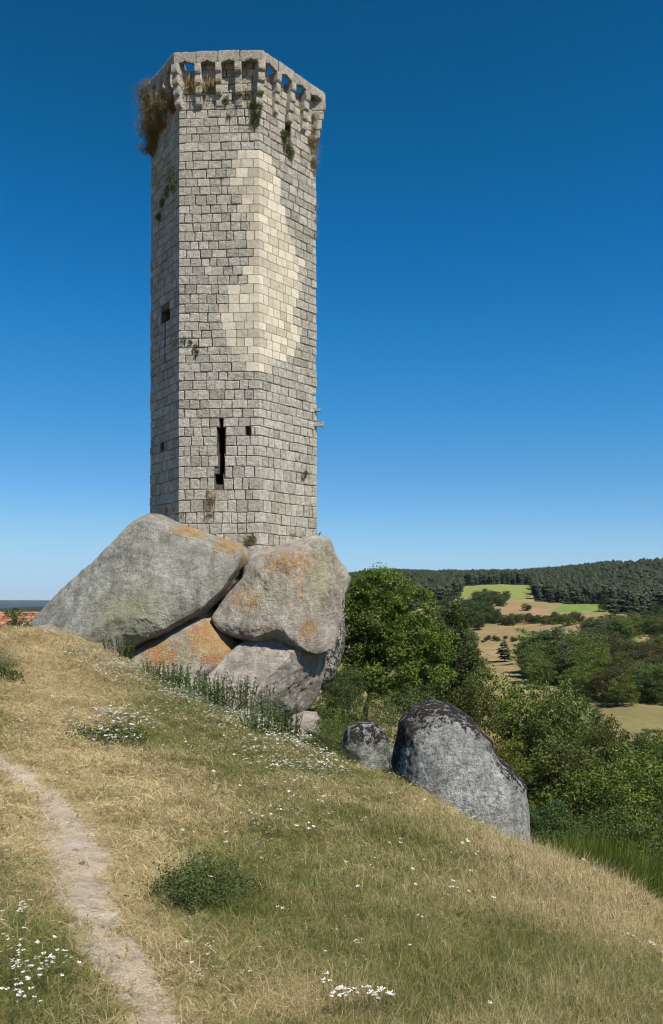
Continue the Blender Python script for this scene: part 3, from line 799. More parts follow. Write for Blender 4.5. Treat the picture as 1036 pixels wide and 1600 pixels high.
# mortar core with the openings left open
def make_core():
    G = Geo(); inset = -0.048
    zb = zpy(980); zt = ZSLAB-0.80
    for i in range(6):
        hs_ = [h_ for h_ in HL if h_[0] == i]
        L = flen(i)
        ss = sorted(set([0, L]+[x for h_ in hs_ for x in (h_[1], h_[2])])); zz = sorted(set([zb, zt]+[x for h_ in hs_ for x in (h_[3], h_[4])]))
        def pt(s, z_, off):
            if s <= 1e-9: p = corner(i, z_, off); return np.array([p[0], p[1], z_])
            if s >= L-1e-9: p = corner(i+1, z_, off); return np.array([p[0], p[1], z_])
            return WP(i, s, z_, off)
        for a, b_ in zip(ss[:-1], ss[1:]):
            for c_, d_ in zip(zz[:-1], zz[1:]):
                sm, zm = (a+b_)/2, (c_+d_)/2
                if any(h_[1] < sm < h_[2] and h_[3] < zm < h_[4] for h_ in hs_): continue
                G.add([pt(a, c_, inset)-TO, pt(b_, c_, inset)-TO, pt(b_, d_, inset)-TO, pt(a, d_, inset)-TO], F4=[(0, 1, 2, 3)])
        for (q, a, b_, c_, d_, deep) in hs_:
            dp = -0.9 if deep else -0.30
            f = [WP(i, a, c_, -0.031), WP(i, b_, c_, -0.031), WP(i, b_, d_, -0.031), WP(i, a, d_, -0.031)]
            bk = [WP(i, a, c_, dp), WP(i, b_, c_, dp), WP(i, b_, d_, dp), WP(i, a, d_, dp)]
            V = np.array(f+bk)-TO
            Fq = [(1, 2, 6, 5), (3, 0, 4, 7)]
            others = [h_ for h_ in hs_ if h_[:3] != (q, a, b_)]
            if not deep or q != 1: Fq += [(0, 1, 5, 4), (2, 3, 7, 6)]
            if not deep: Fq.append((4, 5, 6, 7))
            G.add(V, F4=Fq)
    top = np.array([[*corner(k, zt, inset), zt] for k in range(6)])-TO
    bot = np.array([[*corner(k, zb, inset), zb] for k in range(6)])-TO
    G.add(top, F4=[(0, 1, 2, 3), (0, 3, 4, 5)]); G.add(bot, F4=[(3, 2, 1, 0), (5, 4, 3, 0)])
    link('mortar_core', G.mesh('mortar_core', M_CORE), TOWER)
make_core()

# machicolation: corbels of four stepped stones, slabs on top
OUT = 0.30
def add_attrs(me, t, og=0.0):
    for nm, v in (('tint', t), ('orange', og)):
        a = me.attributes.get(nm) or me.attributes.new(nm, 'FLOAT', 'POINT')
        a.data.foreach_set('value', np.full(len(me.vertices), v, np.float32))
def corbel(p, nrm, nmx, w=0.25):
    """p: wall point xy; nrm: outward; nmx: reach factor for corner corbels"""
    r = empty('corbel', (0, 0, 0)); r.parent = TOWER
    hs_ = (ZSLAB-ZCORB)/4.0
    tv = np.array([-nrm[1], nrm[0]])
    w = w*rs.uniform(0.9, 1.1)
    for j in range(4):
        z0 = ZCORB+hs_*j+0.006+rs.uniform(-.008, .008); z1 = z0+hs_-0.010
        out0 = OUT*nmx*(0.10+0.22*j); out1 = OUT*nmx*(0.20+0.20*(j+1))+0.02
        if rs.random() < 0.15: out1 -= 0.07
        prof = [(-0.25, z0), (out0, z0), (out0+(out1-out0)*0.55, z0+(z1-z0)*0.06), (out0+(out1-out0)*0.90, z0+(z1-z0)*0.20), (out1, z0+(z1-z0)*0.42), (out1-0.01, z1-0.02), (out1-0.02, z1), (-0.25, z1)]
        V = []; ww = w*rs.uniform(0.92, 1.06); sh = rs.uniform(-.012, .012)
        for sd_, sb in ((-1, 0.0), (-1, 1.0), (1, 1.0), (1, 0.0)):
            for (o_, z_) in prof:
                inn = 0.018 if sb == 0 else 0
                x_ = sd_*ww/2*(1.0 if sb == 0 else 0.86)
                oo = o_-(inn if o_ > 0 else 0); zz = z_+(inn*0.5 if (sb == 0 and z_ < (z0+z1)/2) else 0)-(inn*0.5 if (sb == 0 and z_ > (z0+z1)/2) else 0)
                q = p+nrm*(oo+rs.uniform(-.006, .006))+tv*(x_+sh)
                V.append([q[0], q[1], zz+rs.uniform(-.006, .006)])
        V = np.array(V)-TO; m_ = len(prof); Q = []
        for a in range(3):
            for k in range(m_): Q.append((a*m_+k, a*m_+(k+1) % m_, (a+1)*m_+(k+1) % m_, (a+1)*m_+k))
        caps = [tuple(range(m_-1, -1, -1))[:], tuple(3*m_+k for k in range(m_))]
        me = mesh_np('corbel_stone', V, [np.array(Q), np.array(caps)], M_STONE, None)
        add_attrs(me, float(np.clip(rs.normal(.5, .2), 0, 1)), 0.25)
        link('corbel_stone', me, r)
def ring(k, off, z): return corner(k, z, off)
nb_ = {0: 4, 1: 4, 2: 4, 3: 4, 4: 4, 5: 4}
SC_ = scl(ZSLAB)
for i in range(6):
    n_ = nb_[i]
    for q in range(1, n_):
        w_ = WP(i, flen(i)*q/n_, ZSLAB); corbel(w_[:2], NRM[i], 1.0)
    bis = NRM[(i-1) % 6]+NRM[i]; bis /= np.linalg.norm(bis)
    corbel(corner(i, ZSLAB), bis, 1.0/(bis@NRM[i]), 0.27)
# slabs: one per bay, with a pointed lobed notch in the lower edge
def slab(i, q, n_):
    a0 = corner(i, ZSLAB, OUT); a1 = corner(i+1, ZSLAB, OUT)
    b0 = corner(i, ZSLAB, OUT-0.17); b1 = corner(i+1, ZSLAB, OUT-0.17)
    def pt(t, inn, z_):
        p = (a0+(a1-a0)*t)*(1-inn)+(b0+(b1-b0)*t)*inn; return [p[0], p[1], z_]
    t0 = q/n_+(0.006 if q else 0); t1 = (q+1)/n_-(0.006 if q < n_-1 else 0)
    us = np.array([0, .03, .2, .26, .32, .38, .44, .5, .56, .62, .68, .74, .8, .97, 1.0])
    notch = np.array([0, 0, 0, .035, .06, .05, .085, .12, .085, .05, .06, .035, 0, 0, 0])
    ts = t0+(t1-t0)*us; m_ = len(us)
    zt_ = ZTOP+rs.uniform(-.025, .02); V = []
    jt = rs.uniform(-.018, .018, m_)
    for lay, (inn, kind) in enumerate(((0.0, 'lo'), (0.0, 'lo2'), (0.0, 'hi'), (0.09, 'top'), (1.0, 'top'), (1.0, 'lo'))):
        for c_, t in enumerate(ts):
            e_ = -0.03 if c_ in (0, m_-1) else 0
            if kind == 'lo': zz = ZSLAB+notch[c_]
            elif kind == 'lo2': zz = ZSLAB+notch[c_]+0.06
            elif kind == 'hi': zz = zt_-0.05+jt[c_]+e_
            else: zz = zt_+jt[c_]+e_
            iv = inn-(rs.uniform(-.03, .03) if inn == 0 else 0)+(0.05 if kind == 'lo' and inn == 0 else 0)
            V.append(pt(t, iv, zz))
    V = np.array(V)-TO; Q = []
    for l in range(5):
        for c_ in range(m_-1): Q.append((l*m_+c_, l*m_+c_+1, (l+1)*m_+c_+1, (l+1)*m_+c_))
    for c_ in range(m_-1): Q.append((5*m_+c_, 5*m_+c_+1, c_+1, c_))
    caps = np.array([[l*m_ for l in range(6)], [l*m_+m_-1 for l in range(5, -1, -1)]])
    me = mesh_np('parapet_slab', V, [np.array(Q), caps], M_STONE, None)
    add_attrs(me, float(np.clip(rs.uniform(0, .6), 0, 1)), 0.2 if rs.random() < .6 else 0.5)
    link('parapet_slab', me, TOWER)
for i in range(6):
    for q in range(nb_[i]): slab(i, q, nb_[i])
# rough inner top seen as a low hump of rubble
# projecting stones on the right edge
def bracket(px, py, ln, hh, lab):
    i = 2; s = flen(2)-0.10; z_ = z_at(2, 494, py)
    d = CORN[3]-CORN[2]; d = d/np.linalg.norm(d); o_ = np.array([0.95, -0.1])
    p0 = WP(2, s, z_, -0.1)
    V = []
    for t, kx in ((0, 1), (0.55, 1), (0.8, 0.75), (0.86, 1.25), (1, 1.15)):
        for (a, b_) in ((-1, -1), (1, -1), (1, 1), (-1, 1)):
            V.append([p0[0]+o_[0]*ln*t+rs.uniform(-.01, .01), p0[1]+o_[1]*ln*t+a*0.10, z_+b_*hh/2*kx+rs.uniform(-.012, .012)])
    Q = [(k*4+j, k*4+(j+1) % 4, (k+1)*4+(j+1) % 4, (k+1)*4+j) for k in range(4) for j in range(4)]+[(16, 17, 18, 19)]
    me = mesh_np('projecting_stone', np.array(V)-TO, np.array(Q), M_STONE, None); add_attrs(me, 0.5)
    link('projecting_stone', me, TOWER, label=lab)
bracket(497, 664, 0.48, 0.17, 'long broken projecting stone'); bracket(497, 641, 0.32, 0.10, 'short projecting stone')

# ---------------------------------------------------------------- vegetation builders
def unit(v): return v/(np.linalg.norm(v, axis=-1, keepdims=True)+1e-9)
def leaf_quads(C, size, rng, up=0.35, aspect=0.5, tint=None):
    n_ = len(C); nrm = unit(rng.normal(size=(n_, 3))+np.array([0, 0, up*2])); t = unit(np.cross(nrm, rng.normal(size=(n_, 3)))); b_ = np.cross(nrm, t)
    s = (size*rng.uniform(0.65, 1.3, n_))[:, None]
    V = np.stack([C-t*s*0.5, C-b_*s*aspect*0.5+nrm*s*0.06, C+t*s*0.5, C+b_*s*aspect*0.5+nrm*s*0.06], 1).reshape(-1, 3)
    Q = np.arange(4*n_).reshape(-1, 4)
    tt = np.repeat(rng.uniform(0, 1, n_) if tint is None else tint, 4)
    return V, Q, tt
def tube(path, radii, k=5):
    path = np.asarray(path, float); d = unit(np.gradient(path, axis=0)); ref = np.array([0.31, 0.72, 0.1])
    a = unit(np.cross(d, ref)); b_ = np.cross(d, a); th = np.linspace(0, 2*np.pi, k, endpoint=False)
    V = (path[:, None]+(a[:, None]*np.cos(th)[None, :, None]+b_[:, None]*np.sin(th)[None, :, None])*np.asarray(radii)[:, None, None]).reshape(-1, 3)
    m_ = len(path); i = np.arange(m_-1)[:, None]*k; j = np.arange(k)[None]; jn = (j+1) % k
    return V, np.stack([i+j, i+jn, i+k+jn, i+k+j], -1).reshape(-1, 4)
def crown_tree(blobs, base, nclump, nleaf, lsize, rng, trunk_r, shell=0.6, clump_r=0.35, aspect=0.5):
    """blobs: (x,y,z,rx,ry,rz) in metres; returns (crown Geo, trunk Geo)"""
    B = np.array(blobs, float); w = B[:, 3]*B[:, 4]*B[:, 5]; w = w**0.7; w /= w.sum()
    which = rng.choice(len(B), nclump, p=w)
    d = unit(rng.normal(size=(nclump, 3))); rad = rng.uniform(shell, 1.0, nclump)**0.6
    CC = B[which, :3]+d*B[which, 3:]*rad[:, None]
    crown = Geo(); trunk = Geo()
    per = max(4, nleaf//nclump)
    cr = clump_r*rng.uniform(0.6, 1.4, nclump)
    nl_ = nclump*per
    off = unit(rng.normal(size=(nl_, 3)))*(rng.uniform(0, 1, nl_)**0.5)[:, None]*np.repeat(cr, per)[:, None]*np.array([1.15, 1.15, 0.7])
    C = np.repeat(CC, per, 0)+off
    # drooping / up-turned leaves; clump tint shared so the crown reads in light and dark tufts of foliage kinds
    tint = np.clip(np.repeat(rng.uniform(0.15, 0.85, nclump), per)+rng.uniform(-.3, .3, nl_), 0, 1)
    V, Q, tt = leaf_quads(C, lsize, rng, 0.5, aspect, tint)
    crown.add(V, F4=Q, a=tt)
    base = np.array(base, float); top = B[:, :3].mean(0)+[0, 0, B[:, 5].mean()*0.5]
    n_ = 8; t = np.linspace(0, 1, n_)[:, None]; wob = rng.normal(size=(n_, 3))*[0.05, 0.05, 0]*np.linalg.norm(top-base)*0.3; wob[0] = 0
    tp = base+(top-base)*t+wob
    Vt, Qt = tube(tp, trunk_r*(1-0.8*t[:, 0])*np.where(t[:, 0] == 0, 1.3, 1), 7); trunk.add(Vt, F4=Qt)
    pick = rng.choice(nclump, min(nclump, 70), replace=False)
    for c_ in pick:
        s = rng.uniform(0.25, 0.8); k = s*(n_-1); i = int(k); p0 = tp[i]+(tp[min(i+1, n_-1)]-tp[i])*(k-i)
        p2 = CC[c_]; p1 = (p0+p2)/2+np.array([0, 0, 0.12*np.linalg.norm(p2-p0)])*rng.uniform(-.5, 1.4)
        tt_ = np.linspace(0, 1, 5)[:, None]; pp = (1-tt_)**2*p0+2*tt_*(1-tt_)*p1+tt_**2*p2
        r0 = trunk_r*0.34*(1-s*0.6); Vt, Qt = tube(pp, r0*(1-0.85*tt_[:, 0]), 4); trunk.add(Vt, F4=Qt)
    return crown, trunk
def rnd_blobs(w, h, rng, n_=7, low=0.12):
    out_ = [(0, 0, h*0.60, w*0.36, w*0.36, h*0.36), (0, 0, h*0.34, w*0.40, w*0.40, h*0.26)]
    for k in range(n_):
        a = rng.uniform(0, 6.28); zf = rng.uniform(low+0.2, 0.86); rr = w*0.5*(0.70 if zf < 0.6 else 0.70-(zf-0.6)*1.5)*rng.uniform(0.7, 1.05)
        s = w*rng.uniform(0.17, 0.26)
        out_.append((rr*math.cos(a), rr*math.sin(a), h*zf, s, s, s*rng.uniform(0.8, 1.1)*h/w))
    return out_
def tree_from(name, base, blobs_rel, nclump, nleaf, lsize, tr, mat, seed, clump_r=0.35, aspect=0.5, **props):
    rng = np.random.default_rng(seed)
    c_, t_ = crown_tree(blobs_rel, (0, 0, -0.3), nclump, nleaf, lsize, rng, tr, clump_r=clump_r, aspect=aspect)
    r = empty(name, Vector(base), **props)
    link('crown', c_.mesh('crown', mat), r); link('trunk', t_.mesh('trunk', M_BARK, True), r)
    return r

# big ash beside the boulders
Ya = 35.5
bz = P(568, 1118, Ya)
bl = []
for (px, py, r_) in [(556, 925, 26), (600, 925, 40), (640, 955, 46), (580, 965, 45), (630, 1000, 52), (675, 1005, 34), (570, 1020, 42), (610, 1045, 52), (665, 1050, 38), (545, 1055, 34), (545, 985, 22), (530, 1075, 25), (640, 1085, 34)]:
    c_ = P(px, py, Ya)-bz; m_ = r_*Ya/F
    bl.append((c_[0], RNG.uniform(-.5, .5), c_[2], m_, m_*1.2, m_*0.95))
tree_from('ash_tree', bz, bl, 760, 62000, 0.13, 0.13, M_ASH, 101, 0.34, 0.42, label='tall bright green ash tree growing against the right side of the boulders', category='tree')
bz = P(700, 1125, 42)
bl = []
for (px, py, r_) in [(695, 985, 34), (705, 1030, 42), (690, 1080, 44), (725, 1085, 26), (660, 1100, 30), (715, 960, 16)]:
    c_ = P(px, py, 42)-bz; m_ = r_*42/F; bl.append((c_[0], RNG.uniform(-.5, .5), c_[2], m_, m_, m_))
tree_from('broadleaf_tree', bz, bl, 420, 26000, 0.15, 0.14, M_DARKL, 102, 0.42, label='dark green tree close behind the big ash tree on its right', category='tree')

# prototypes in metres, unit spread; hidden copies are placed as things
PROTO = {}
def proto(key, name, w, h, nclump, nleaf, ls, tr, mat, seed, cr, nb=7, low=0.12):
    rng = np.random.default_rng(seed)
    c_, t_ = crown_tree(rnd_blobs(w, h, rng, nb, low), (0, 0, -0.4), nclump, nleaf, ls, rng, tr, clump_r=cr)
    PROTO[key] = (name, c_.mesh('crown', mat), t_.mesh('trunk', M_BARK, True), w, h)
proto('near_a', 'broadleaf_tree', 5, 6, 420, 26000, 0.13, 0.10, M_OAK, 201, 0.38, 14, -0.05)
proto('near_b', 'broadleaf_tree', 5, 6, 420, 26000, 0.13, 0.10, M_ASH, 202, 0.36, 14, -0.05)
proto('near_y', 'broadleaf_tree', 4, 5, 130, 8000, 0.14, 0.08, M_YEL, 203, 0.36, 8, 0.0)
proto('mid_a', 'broadleaf_tree', 7, 8, 260, 9000, 0.30, 0.16, M_OAK, 204, 0.6, 13, -0.08)
proto('mid_b', 'broadleaf_tree', 7, 7, 260, 9000, 0.30, 0.16, M_DARKL, 205, 0.6, 13, -0.08)
proto('mid_c', 'broadleaf_tree', 6, 8, 220, 7500, 0.28, 0.14, M_OLIVE, 206, 0.5, 12, -0.08)
proto('mid_d', 'broadleaf_tree', 7, 7, 260, 9000, 0.28, 0.14, M_BRN, 214, 0.6, 13, -0.08)
proto('mid_e', 'broadleaf_tree', 7, 8, 260, 9000, 0.28, 0.14, M_ASH, 215, 0.6, 13, -0.08)
proto('bush_a', 'bush', 4, 3, 90, 3600, 0.22, 0.06, M_DARKL, 207, 0.42, 9, -0.1)
proto('bush_b', 'bush', 4, 3, 90, 3600, 0.22, 0.06, M_OAK, 208, 0.42, 9, -0.1)
proto('bush_c', 'bush', 3, 2.4, 120, 8000, 0.085, 0.03, M_DARKL, 209, 0.26, 9, -0.1)
proto('bush_d', 'bush', 3, 2.4, 110, 6000, 0.08, 0.03, M_OAK, 210, 0.25, 9, -0.1)
proto('bush_e', 'bush', 3, 2.4, 80, 2200, 0.085, 0.03, M_HERB, 211, 0.30, 9, -0.1)

def pine_mesh(h, w, seed, layers=12, per=9, mat=None, bare=0.35, round_=True):
    rng = np.random.default_rng(seed); G = Geo()
    for l in range(layers):
        f = l/(layers-1); z_ = h*(bare+(1-bare)*f**0.9); R = w*0.5*(math.sin(math.pi*(0.16+0.80*f))**0.7 if round_ else (1-f)**0.75*0.9+0.12)*rng.uniform(0.72, 1.15)
        for q in range(per):
            a = rng.uniform(0, 6.28); ln = R*rng.uniform(0.7, 1.15); d = np.array([math.cos(a), math.sin(a), 0]); t = np.array([-d[1], d[0], 0])
            z2 = z_+rng.uniform(-.3, .3)
            p0 = np.array([0, 0, z2+0.12*ln]); p1 = d*ln+[0, 0, z2-0.10*ln]; ww = ln*0.38
            m_ = d*ln*0.55+np.array([0, 0, z2+0.10*ln])
            tn = rng.uniform(0, 1)
            G.add([p0, m_-t*ww-[0, 0, .2*ww], p1, m_+t*ww-[0, 0, .2*ww], m_+[0, 0, ww*0.55], m_+d*ln*.2-[0, 0, ww*.5]], F3=[(0, 1, 4), (1, 2, 4), (2, 3, 4), (3, 0, 4), (0, 1, 5), (2, 3, 5)], a=tn)
    T = Geo(); t = np.linspace(0, 1, 4)
    V, Q = tube(np.stack([0*t, 0*t, t*h*0.96-0.5], -1), 0.022*h*(1-0.9*t)*0.6, 5); T.add(V, F4=Q)
    return G, T
def pine_proto(key, h, w, seed, layers, per, bare):
    G, T = pine_mesh(h, w, seed, layers, per, None, bare, key != 'pine_c')
    PROTO[key] = ('pine_tree', G.mesh('crown', M_PINE), T.mesh('trunk', M_BARK, True), w, h)
pine_proto('pine_a', 14, 6.0, 301, 15, 10, 0.28)
pine_proto('pine_b', 15, 7.0, 302, 13, 10, 0.40)
pine_proto('pine_c', 11, 6.5, 303, 12, 10, 0.12)

def put(key, x, y, z, w, h, rz=None, name=None, **props):
    nm, cm, tm, w0, h0 = PROTO[key]
    r = empty(name or nm, (x, y, z), random.uniform(0, 6.28) if rz is None else rz, **props)
    sx = w/w0; r.scale = (sx, sx, h/h0)
    link('crown', cm, r); link('trunk', tm, r)
    return r
def put_px(key, px, pyt, pyb, wpx, Y, name=None, **props):
    """crown top and base rows at depth Y"""
    x = (px-518)*Y/F; z = EYE-(pyb-HZ)*Y/F
    return put(key, x, Y, z, wpx*Y/F, (pyb-pyt)*Y/F, name=name, **props)
def put_g(key, px, pyb, hpx, wpx, name=None, **props):
    """stands on the ground where the photo ray meets it"""
    g = ground_at(px, pyb, 30)
    if g is None: return None
    return put(key, g[0], g[1], g[2]-0.1, wpx*g[1]/F, hpx*g[1]/F, name=name, **props)

def P_(*a, **k): return a, k
# near bushes and trees right of the large boulder
NEAR = [
 ('near_b', 985, 1165, 1420, 230, 24, 'yellowish green tree at the right edge above the broom'),
 ('near_a', 880, 1150, 1400, 210, 27, 'dark leafy tree filling the hollow right of the large boulder'),
 ('near_b', 800, 1038, 1290, 185, 41, 'green tree standing directly above the large black-capped boulder'),
 ('near_a', 745, 1055, 1290, 125, 39, 'dull green tree between the black-capped boulder and the dark tree'),
 ('near_a', 870, 1065, 1330, 150, 38, 'green tree behind the hollow, in front of the mown field'),
 ('near_y', 795, 1150, 1330, 95, 29, 'yellowing bush peeping over the right shoulder of the large boulder'),
 ('near_b', 1040, 1130, 1370, 150, 33, 'bushy green tree cut by the right edge below the mown field'),
 ('near_a', 940, 1120, 1350, 120, 36, 'dull green tree at the near edge of the mown field'),
]
for key, px, t_, b_, w_, Y, lab in NEAR: put_px(key, px, t_, b_, w_, Y, label=lab, category='tree', group='trees on the slope behind the boulders')
BUS = [
 ('bush_e', 548, 1148, 1208, 52, 16.6, 'spiky pale green bush covering the left side of the small dark-capped boulder'),
 ('bush_e', 612, 1130, 1215, 40, 16.4, 'spiky green bush squeezed between the small and the large dark-capped boulder'),
 ('bush_c', 545, 1040, 1130, 75, 33, 'dark bush left of the trunk of the big ash tree'),
 ('bush_d', 610, 1060, 1140, 90, 34, 'leafy bush right of the trunk of the big ash tree'),
 ('bush_c', 508, 1085, 1140, 60, 26.5, 'bush right of the dark split face of the lower boulder'),
 ('bush_c', 870, 1250, 1380, 120, 17.5, 'dense dark bush right beside the large black-capped boulder'),
 ('bush_c', 945, 1270, 1400, 150, 16.5, 'dark bush behind the green broom'),
 ('bush_d', 1020, 1260, 1420, 130, 16.5, 'leafy bush at the right edge behind the broom'),
 ('bush_e', 905, 1275, 1370, 80, 15.5, 'grey green spiky bush just behind the left end of the broom'),
 ('bush_e', 630, 1080, 1180, 110, 19.5, 'loose pale green bush between the two black-capped boulders'),
 ('bush_d', 585, 1085, 1150, 80, 26, 'bush growing at the foot of the big ash tree'),
 ('bush_d', 520, 1100, 1200, 90, 20.5, 'bush left of the small dark-capped boulder'),
 ('bush_c', 530, 1060, 1140, 70, 28, 'dark bush in the gap below the wedged boulder'),
 ('bush_c', 650, 1075, 1190, 120, 30, 'dark bush under the big ash tree, behind the black-capped boulder'),
 ('bush_c', 500, 1150, 1215, 70, 17.5, 'low green bush on the grass below the small pale rock'),
]
for key, px, t_, b_, w_, Y, lab in BUS: put_px(key, px, t_, b_, w_, Y, label=lab, category='bush', group='bushes around the boulders')

# shrubby weeds along the foot of the boulders
def weed_mesh(h, w, nst, seed, mat_leaf, leaf=0.05, lean=0.25, nl=16):
    rng = np.random.default_rng(seed); G = Geo(); T = Geo()
    for k in range(nst):
        a = rng.uniform(0, 6.28); r0 = w*0.5*rng.uniform(0, 1)**0.5; b0 = np.array([r0*math.cos(a), r0*math.sin(a), -0.03])
        hh = h*rng.uniform(0.55, 1.05); ln = np.array([math.cos(a), math.sin(a), 0])*hh*lean*rng.uniform(0, 1)+rng.normal(size=3)*[.06, .06, 0]*hh
        t = np.linspace(0, 1, 4)[:, None]; pp = b0+np.array([0, 0, hh])*t+ln*t**1.6
        V, Q = tube(pp, 0.006*(1-0.7*t[:, 0])*(1+h), 3); T.add(V, F4=Q, a=0.3)
        tt = rng.uniform(0.15, 1, nl)[:, None]; c_ = b0+np.array([0, 0, hh])*tt+ln*tt**1.6+unit(rng.normal(size=(nl, 3)))*0.06*w*(1.2-tt*0.7)
        V, Q, ti = leaf_quads(c_, leaf, rng, 0.3, 0.5); G.add(V, F4=Q, a=ti)
    return G.mesh('leaves', mat_leaf), T.mesh('stems', mat_leaf)
WEED = [weed_mesh(0.9, 0.9, 34, 400+k, M_HERB, 0.075, 0.3, 18) for k in range(2)]+[weed_mesh(1.0, 0.8, 26, 410, M_OLIVE, 0.07, 0.35, 16)]
def put_weed(k, x, y, z, s, name='weed', **props):
    r = empty(name, (x, y, z), random.uniform(0, 6.28), s, **props)
    link('leaves', WEED[k][0], r); link('stems', WEED[k][1], r); return r
for (px, pyb, s, lab) in [(186, 1032, 1.0, 'pale flowering weed clump against the base of the huge grey boulder'), (205, 1040, 0.8, 'small weed clump just right of the pale flowering clump'),
        (262, 1078, 1.0, 'weeds hiding the left foot of the orange boulder'), (290, 1085, 1.15, 'weeds at the foot of the orange boulder'), (318, 1098, 1.1, 'weeds below the seam between the lower boulders'),
        (345, 1108, 1.15, 'grey green weeds left of the pinkish boulder base'), (372, 1120, 1.2, 'tall weeds in front of the pinkish boulder'), (400, 1128, 1.35, 'tallest weed clump in front of the pinkish boulder'),
        (425, 1140, 1.15, 'dense green weeds below the split boulder face'), (440, 1152, 0.9, 'green weeds left of the small pale rock'), (400, 1150, 0.8, 'low green weeds spilling onto the grass below the boulders'),
        (520, 1180, 0.9, 'green weeds left of the small dark-capped boulder'), (555, 1205, 0.6, 'green weeds in front of the small dark-capped boulder'), (615, 1215, 0.6, 'green weeds between the two dark-capped boulders'),
        (235, 1062, 0.8, 'short weeds left of the orange boulder')]:
    g = ground_at(px, pyb)
    if g is not None: put_weed(random.choice([0, 0, 1, 2]), g[0], g[1], g[2], s*0.92, label=lab, category='weed', group='weeds along the foot of the boulders')

# broom
def broom_mesh(h, w, nst, seed):
    rng = np.random.default_rng(seed); G = Geo()
    for k in range(nst):
        a = rng.uniform(0, 6.28); r0 = w*0.5*rng.uniform(0, 1)**0.6; b0 = np.array([r0*math.cos(a), r0*math.sin(a), 0.0])
        hh = h*rng.uniform(0.5, 1.08); out_ = np.array([math.cos(a), math.sin(a), 0])*hh*0.22*r0/(w*.5)+rng.normal(size=3)*[.07, .07, 0]*hh
        t = np.linspace(0, 1, 4)[:, None]; p_ = b0+np.array([0, 0, hh])*t+out_*t**1.5; sd_ = unit(np.cross(out_+[0.01, 0, 1], rng.normal(size=3)))*0.0042*(1.1-t*0.8)
        V = np.stack([p_-sd_, p_+sd_], 1).reshape(-1, 3); G.add(V, F4=[(0, 1, 3, 2), (2, 3, 5, 4), (4, 5, 7, 6)], a=rng.uniform(0, 1))
    return G.mesh('stems', M_BROOM)
BR = [broom_mesh(1.0, 0.9, 900, 500+k) for k in range(2)]
for q, (px, pyb, s, lab) in enumerate([(898, 1372, 0.62, 'leftmost low tuft of bright green broom'), (940, 1385, 0.75, 'bright green broom bush second from the left'), (975, 1392, 0.85, 'tall bright green broom bush in the middle of the clump'),
        (1012, 1402, 0.85, 'bright green broom bush near the right edge'), (1045, 1410, 0.8, 'bright green broom bush cut by the right edge')]):
    Y = 11.0; x = (px-518)*Y/F; z_ = h1(x, Y)
    r = empty('broom_bush', (x, Y, z_-0.05), random.uniform(0, 6.28), s*1.05, label=lab, category='bush', group='green broom bushes at the edge of the slope')
    link('stems', BR[q % 2], r)

# ---------------------------------------------------------------- valley trees
def scat(n_, px0, px1, b0, b1, h0, h1_, keys, lab, grp, wk=1.0, seed=0, cat='tree', name=None):
    rng = np.random.default_rng(seed)
    ADJ = {'mid_a': 'dull green', 'mid_b': 'dark green', 'mid_c': 'grey green', 'mid_d': 'brownish', 'mid_e': 'fresh green', 'bush_b': 'low green', 'pine_a': 'dark coniferous', 'pine_c': 'squat coniferous'}
    for k in range(n_):
        t = (k+rng.uniform(0.1, 0.9))/n_
        px = px0+(px1-px0)*t; pb = b0+(b1-b0)*rng.uniform(0, 1)
        hp = rng.uniform(h0, h1_)
        ky = keys[int(rng.integers(len(keys)))]; part_ = ['left end', 'left half', 'right half', 'right end'][min(3, int(t*4))]
        put_g(ky, px, pb, hp, hp*wk*rng.uniform(0.8, 1.25), name=name, label='%s %s, %s' % (ADJ[ky], lab, part_), category=cat, group=grp)
put_g('pine_c', 788, 1034, 36, 34, label='lone dark conifer standing in the straw-coloured field', category='tree')
put_g('mid_a', 748, 1061, 40, 42, name='bush', label='round olive bush casting shade on the field left of the lone conifer', category='bush')
put_g('mid_b', 779, 973, 24, 14, label='narrow dark tree standing between the straw fields', category='tree')
put_g('mid_b', 822, 954, 12, 18, name='bush', label='round bush alone in the brown field below the far meadow', category='bush')
scat(16, 742, 792, 948, 938, 15, 22, ['mid_b', 'mid_a'], 'tree in the copse below the far meadow', 'copse by the far meadow', 1.0, 1)
scat(22, 690, 775, 985, 958, 22, 34, ['mid_b', 'mid_b', 'mid_a'], 'tree in the strip left of the straw fields', 'trees left of the straw fields', 0.9, 2)
scat(22, 665, 735, 1060, 990, 35, 50, ['mid_b', 'mid_a', 'mid_c'], 'tree right behind the shaded tree beside the ash', 'trees behind the dark tree', 0.8, 3)
scat(34, 738, 905, 978, 968, 9, 17, ['mid_b', 'mid_a', 'bush_b', 'mid_d', 'mid_d'], 'bush of the hedge crossing the straw fields', 'hedge across the straw fields', 1.3, 4, 'bush', 'bush')
scat(16, 660, 735, 965, 960, 8, 14, ['mid_b', 'bush_b'], 'bush of the hedge below the far brown field', 'hedge below the brown field', 1.4, 5, 'bush', 'bush')
scat(22, 915, 1050, 1000, 985, 22, 38, ['mid_b', 'mid_a', 'mid_c'], 'tree in the wood below the right end of the pine forest', 'trees below the pine forest', 0.9, 6)
scat(14, 940, 1050, 965, 955, 20, 32, ['pine_a', 'pine_c', 'mid_b'], 'tree at the foot of the pine forest on the right', 'trees at the foot of the forest', 0.7, 7)
scat(30, 825, 930, 1078, 1035, 45, 70, ['mid_a', 'mid_c', 'mid_b', 'mid_e', 'mid_e'], 'tree of the wood bordering the valley fields', 'wood bordering the valley fields', 0.95, 8)
scat(34, 900, 1060, 1105, 1060, 42, 62, ['mid_a', 'mid_b', 'mid_c', 'mid_d', 'mid_e', 'mid_d'], 'tree in the hedge above the mown field', 'hedge trees above the mown field', 1.05, 9)
